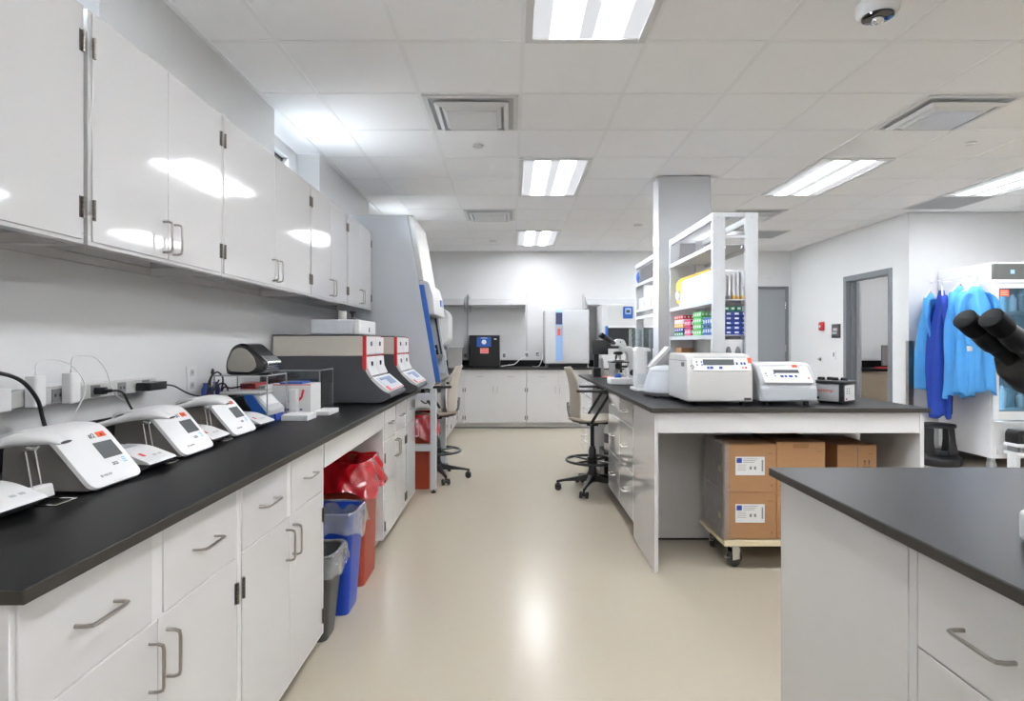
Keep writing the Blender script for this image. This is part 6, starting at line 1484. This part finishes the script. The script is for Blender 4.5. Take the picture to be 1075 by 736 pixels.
for (x, y) in ((FX0 + 0.06, FY0 + 0.06), (FX1 - 0.06, FY0 + 0.06), (FX0 + 0.06, FY1 - 0.06), (FX1 - 0.06, FY1 - 0.06)):
    g = G(t); g.cyl((x - 0.016, y, 0.0505), (x + 0.016, y, 0.0505), 0.050, n=20); g.box(x - 0.024, x + 0.024, y - 0.02, y + 0.03, 0.085, 0.129); g.box(x - 0.024, x - 0.018, y - 0.01, y + 0.01, 0.05, 0.1); g.box(x + 0.018, x + 0.024, y - 0.01, y + 0.01, 0.05, 0.1); part('caster', g, 'galv', t)
rnd = random.Random(5)
fi = 0; nmz = ['bottom', 'lower', 'middle', 'upper']
for zi, z in enumerate(FS):
    x = FX0 + 0.10
    cnt = 0
    while x < FX0 + 0.62:
        w_ = rnd.uniform(0.06, 0.11); h = rnd.uniform(0.12, 0.24)
        if zi == 1 and cnt == 0:
            g = G(); g.box(x, x + 0.07, 6.10, 6.3, z + 0.001, z + 0.10); tag(part('fridge_carton', g, 'card', bevel=0.002), 'brown carton on the lower shelf inside the fridge', 'box')
            w_ = 0.07
        else:
            g = G(); g.lathe([(w_ * 0.42, 0), (w_ * 0.45, 0.01), (w_ * 0.45, h * 0.75), (w_ * 0.2, h * 0.88), (w_ * 0.2, h), (0, h)], c=(x + w_ / 2, 6.18 + rnd.uniform(-0.03, 0.05), z + 0.001), n=16)
            tag(part('fridge_bottle', g, ['plw', 'acryledge', 'fridgein'][(cnt + zi) % 3]), 'pale bottle, ' + ['first', 'second', 'third', 'fourth', 'fifth', 'sixth', 'seventh', 'eighth'][cnt] + ' from the left on the ' + nmz[zi] + ' fridge shelf', 'bottle', 'bottles inside the fridge')
        x += w_ + rnd.uniform(0.005, 0.03); cnt += 1
t = thing('low_cart', 'low white two-deck platform in front of the fridge base', 'platform', (5.4, 5.85, 0))
for z in (0.19, 0.275):
    g = G(t); g.box(4.93, 5.95, 5.76, 5.93, z, z + 0.03); part('deck', g, 'fridge', t, bevel=0.003)
for x in (4.96, 5.90):
    g = G(t); g.box(x, x + 0.03, 5.80, 5.92, 0.0, 0.19); g.box(x, x + 0.03, 5.80, 5.92, 0.2205, 0.2745) if False else None
    part('leg', g, 'fridge', t)
    g = G(t); g.box(x, x + 0.03, 5.80, 5.92, 0.2205, 0.2745); part('spacer', g, 'grey', t)
t = thing('black_tray', 'black wedge-shaped tray lying on the low platform at the fridge', 'tray', (5.3, 5.85, 0.306))
g = G(t); g.prism(rpoly([(4.935, 0.306, 0.01), (4.935, 0.40, 0.02), (4.96, 0.44, 0.02), (5.75, 0.375, 0.01), (5.75, 0.306, 0.01)]), 'y', 5.77, 5.92); part('body', g, 'blk', t, bevel=0.004)
g = G(t); g.box(5.03, 5.10, 5.764, 5.7695, 0.33, 0.36); part('cutout', g, 'blkg', t)
# kick stool
t = thing('step_stool', 'black round rolling step stool on the floor beside the hanging gowns', 'step stool', (4.56, 6.32, 0))
c = (4.56, 6.32, 0)
g = G(t); g.lathe([(0.20, 0.0), (0.212, 0.008), (0.212, 0.07), (0.205, 0.085), (0.165, 0.115), (0.16, 0.12), (0.0, 0.122)], c=c, n=36); part('base', g, 'blk', t)
g = G(t); g.lathe([(0.0, 0.395), (0.150, 0.397), (0.158, 0.40), (0.158, 0.428), (0.150, 0.432), (0.0, 0.432)], c=c, n=36); part('step', g, 'rubber', t)
for k in range(4):
    a = rad(90 * k + 20); g = G(t)
    def sec(r, hw, z): return [(c[0] + r * math.cos(a) - s_ * math.sin(a) * 1.0 + q * math.cos(a), c[1] + r * math.sin(a) + s_ * math.cos(a) + q * math.sin(a), z) for (s_, q) in ((-hw, -0.006), (hw, -0.006), (hw, 0.006), (-hw, 0.006))]
    g.loft([sec(0.155, 0.075, 0.1215), sec(0.142, 0.05, 0.25), sec(0.132, 0.045, 0.394)]); part('leg', g, 'blk', t, bevel=0.003)

# ------------------------------------------------------------------ hanging gowns
def gown(loc, rz, w, L_, m, label, seed, hlabel, sleeve=(1, 1), thick=0.06, cuffs=True):
    rnd = random.Random(seed)
    h = thing('coat_hanger', hlabel, 'coat hanger', (loc[0], loc[1], loc[2]), rz, 'white hangers holding the gowns')
    sh = min(w * 0.5, 0.20)
    g = G(); g.tube(spline([(0, 0, 0.03), (0, 0, 0.055), (0.018, 0, 0.075), (0.030, 0, 0.10), (0.018, 0, 0.122), (-0.004, 0, 0.125), (-0.018, 0, 0.112)], 5), 0.0028, 8); part('hook', g, 'chrome', h)
    g = G(); g.tube(spline([(-sh, 0, -0.07), (-sh * 0.6, 0, -0.03), (-0.03, 0, 0.02), (0, 0, 0.03), (0.03, 0, 0.02), (sh * 0.6, 0, -0.03), (sh, 0, -0.07)], 6), 0.008, 8); g.tube([(-sh, 0, -0.07), (sh, 0, -0.07)], 0.004, 6); part('frame', g, 'plw', h)
    t = thing('gown', label, 'lab gown', (loc[0], loc[1], loc[2]), rz, 'gowns hanging at the side of the fridge')
    ph = [rnd.uniform(0, 6.28) for _ in range(8)]; n = 56; rings = []; NV = 26
    for i in range(NV + 1):
        v = i / NV; z = 0.005 - 0.012 - L_ * v
        if v < 0.12: ww = 0.045 + (w * 0.5 - 0.045) * (v / 0.12) ** 0.7 * 0.92
        else: ww = w * (0.46 + 0.10 * (v - 0.12) / 0.88)
        tt = 0.020 + thick * min(1, v * 3)
        amp = 0.004 + 0.030 * min(1, v * 1.6); ring = []
        for k in range(n):
            a = 2 * PI * k / n
            fo = amp * (math.sin(5 * a + ph[0] + v * 1.2) + 0.7 * math.sin(9 * a + ph[1] - v * 1.5) + 0.35 * math.sin(15 * a + ph[2] + v * 2))
            x = (ww + fo * 0.6) * math.cos(a) + 0.012 * math.sin(v * 5 + ph[3]) * v
            y = (tt + fo) * math.sin(a) + 0.35 * fo
            zz = z + (0.02 * math.sin(3 * a + ph[4]) + 0.015 * math.sin(7 * a + ph[5])) * max(0, v - 0.6) * 2.5
            if v < 0.12: zz -= 0.10 * abs(math.cos(a)) * (v / 0.12) * 0.7
            else: zz -= 0.07 * abs(math.cos(a)) * (1 - v)
            ring.append((x, y, zz))
        rings.append(ring)
    g = G(); g.loft(rings, cap=False); part('body', g, m, t, smooth=180, solid=0.002)
    for s in (-1, 1):
        lean = sleeve[0 if s < 0 else 1]
        g = G(); rr_ = []
        x0 = s * w * 0.42; pts = [(x0 * 0.8, -0.012, -0.075), (s * (w * 0.5 + 0.012), -0.02, -0.15), (s * (w * 0.5 + 0.020 + 0.02 * lean), -0.03, -0.30), (s * (w * 0.5 + 0.010 + 0.01 * lean) - s * 0.02, -0.055, -0.46), (s * (w * 0.45 - 0.01), -0.07, -0.60)]
        pts = spline(pts, 5); N_ = len(pts)
        for i, p in enumerate(pts):
            v = i / (N_ - 1); r = 0.062 - 0.026 * v
            ring = []
            for k in range(20):
                a = 2 * PI * k / 20; f_ = 1 + 0.16 * math.sin(4 * a + ph[6] + v * 5) + 0.1 * math.sin(7 * a + v * 9)
                ring.append((p.x + r * 0.85 * f_ * math.cos(a), p.y + r * 0.55 * f_ * math.sin(a), p.z + 0.015 * math.sin(a + ph[7])))
            rr_.append(ring)
        g.loft(rr_, cap=False); sl = part('sleeve', g, m, t, smooth=180, solid=0.002)
        if cuffs:
            g = G(); e = pts[-1]
            g.loft([[(e.x + 0.027 * q * math.cos(2 * PI * k / 18), e.y + 0.018 * q * math.sin(2 * PI * k / 18), e.z + dz) for k in range(18)] for q, dz in ((1.05, 0.004), (1.0, -0.012), (0.95, -0.045), (0.9, -0.0455))], cap=False)
            part('cuff', g, 'plw', sl, smooth=60, solid=0.0015)
    return t
gown((4.60, 6.50, 1.845), rad(38), 0.34, 1.03, 'gown', 'light blue gown, leftmost and farthest back of the four', 1, 'white hanger of the leftmost light blue gown')
gown((4.585, 6.30, 1.86), rad(55), 0.38, 1.33, 'gownb', 'royal blue gown, darker and longer than the light blue ones', 2, 'white hanger of the royal blue gown')
gown((4.605, 6.08, 1.88), rad(30), 0.36, 1.12, 'gown', 'light blue gown just right of the royal blue one', 3, 'white hanger of the middle light blue gown')
gown((4.60, 5.86, 1.86), rad(10), 0.35, 1.05, 'gown', 'rightmost light blue gown, behind the black eyepieces', 6, 'white hanger of the rightmost gown', thick=0.07)
t = thing('coat_rail', 'thin metal rail carrying the four gown hangers beside the fridge', 'coat rail', (4.62, 6.2, 1.98))
g = G(t); g.tube([(4.625, 5.82, 1.972), (4.605, 6.55, 1.960)], 0.006, 10)
for y in (5.99, 6.5):
    g.tube([(4.615, y, 1.966), (FX0, y, 1.966)], 0.006, 8); g.box(FX0 - 0.005, FX0 - 0.0005, y - 0.02, y + 0.02, 1.94, 1.99)
part('rail', g, 'plw', t)

# ------------------------------------------------------------------ world, camera, view
w = bpy.data.worlds.new('world'); S.world = w; w.use_nodes = True
nt = w.node_tree; N = nt.nodes; L = nt.links; bg = N['Background']
tc = N.new('ShaderNodeTexCoord'); sp = N.new('ShaderNodeSeparateXYZ'); L.new(tc.outputs['Generated'], sp.inputs[0])
cr = N.new('ShaderNodeValToRGB'); mr = N.new('ShaderNodeMapRange'); mr.inputs['From Min'].default_value = -1; mr.inputs['From Max'].default_value = 1
L.new(sp.outputs['Z'], mr.inputs['Value']); L.new(mr.outputs[0], cr.inputs[0])
cr.color_ramp.elements[0].position = 0.45; cr.color_ramp.elements[0].color = (0.07, 0.072, 0.074, 1)
cr.color_ramp.elements[1].position = 0.55; cr.color_ramp.elements[1].color = (0.86, 0.93, 1.0, 1)
L.new(cr.outputs[0], bg.inputs['Color']); bg.inputs['Strength'].default_value = 125.0

cam = bpy.data.cameras.new('camera'); co = bpy.data.objects.new('camera', cam); COL.objects.link(co)
co.location = (0, 0, CH); co.rotation_euler = (rad(90), 0, 0)
cam.sensor_width = 36; cam.lens = 36 * 621 / 1075; cam.shift_y = -8 / 1075; cam.shift_x = 0.5 / 1075; cam.clip_start = 0.02
S.camera = co
S.view_settings.view_transform = 'Standard'; S.view_settings.look = 'None'; S.view_settings.gamma = 1; S.view_settings.use_curve_mapping = False
S.view_settings.exposure = 0.67
c_ = S.cycles
c_.max_bounces = 10; c_.diffuse_bounces = 6; c_.glossy_bounces = 5; c_.transparent_max_bounces = 16; c_.transmission_bounces = 6
c_.caustics_reflective = False; c_.caustics_refractive = False; c_.sample_clamp_indirect = 12.0; c_.use_denoising = True
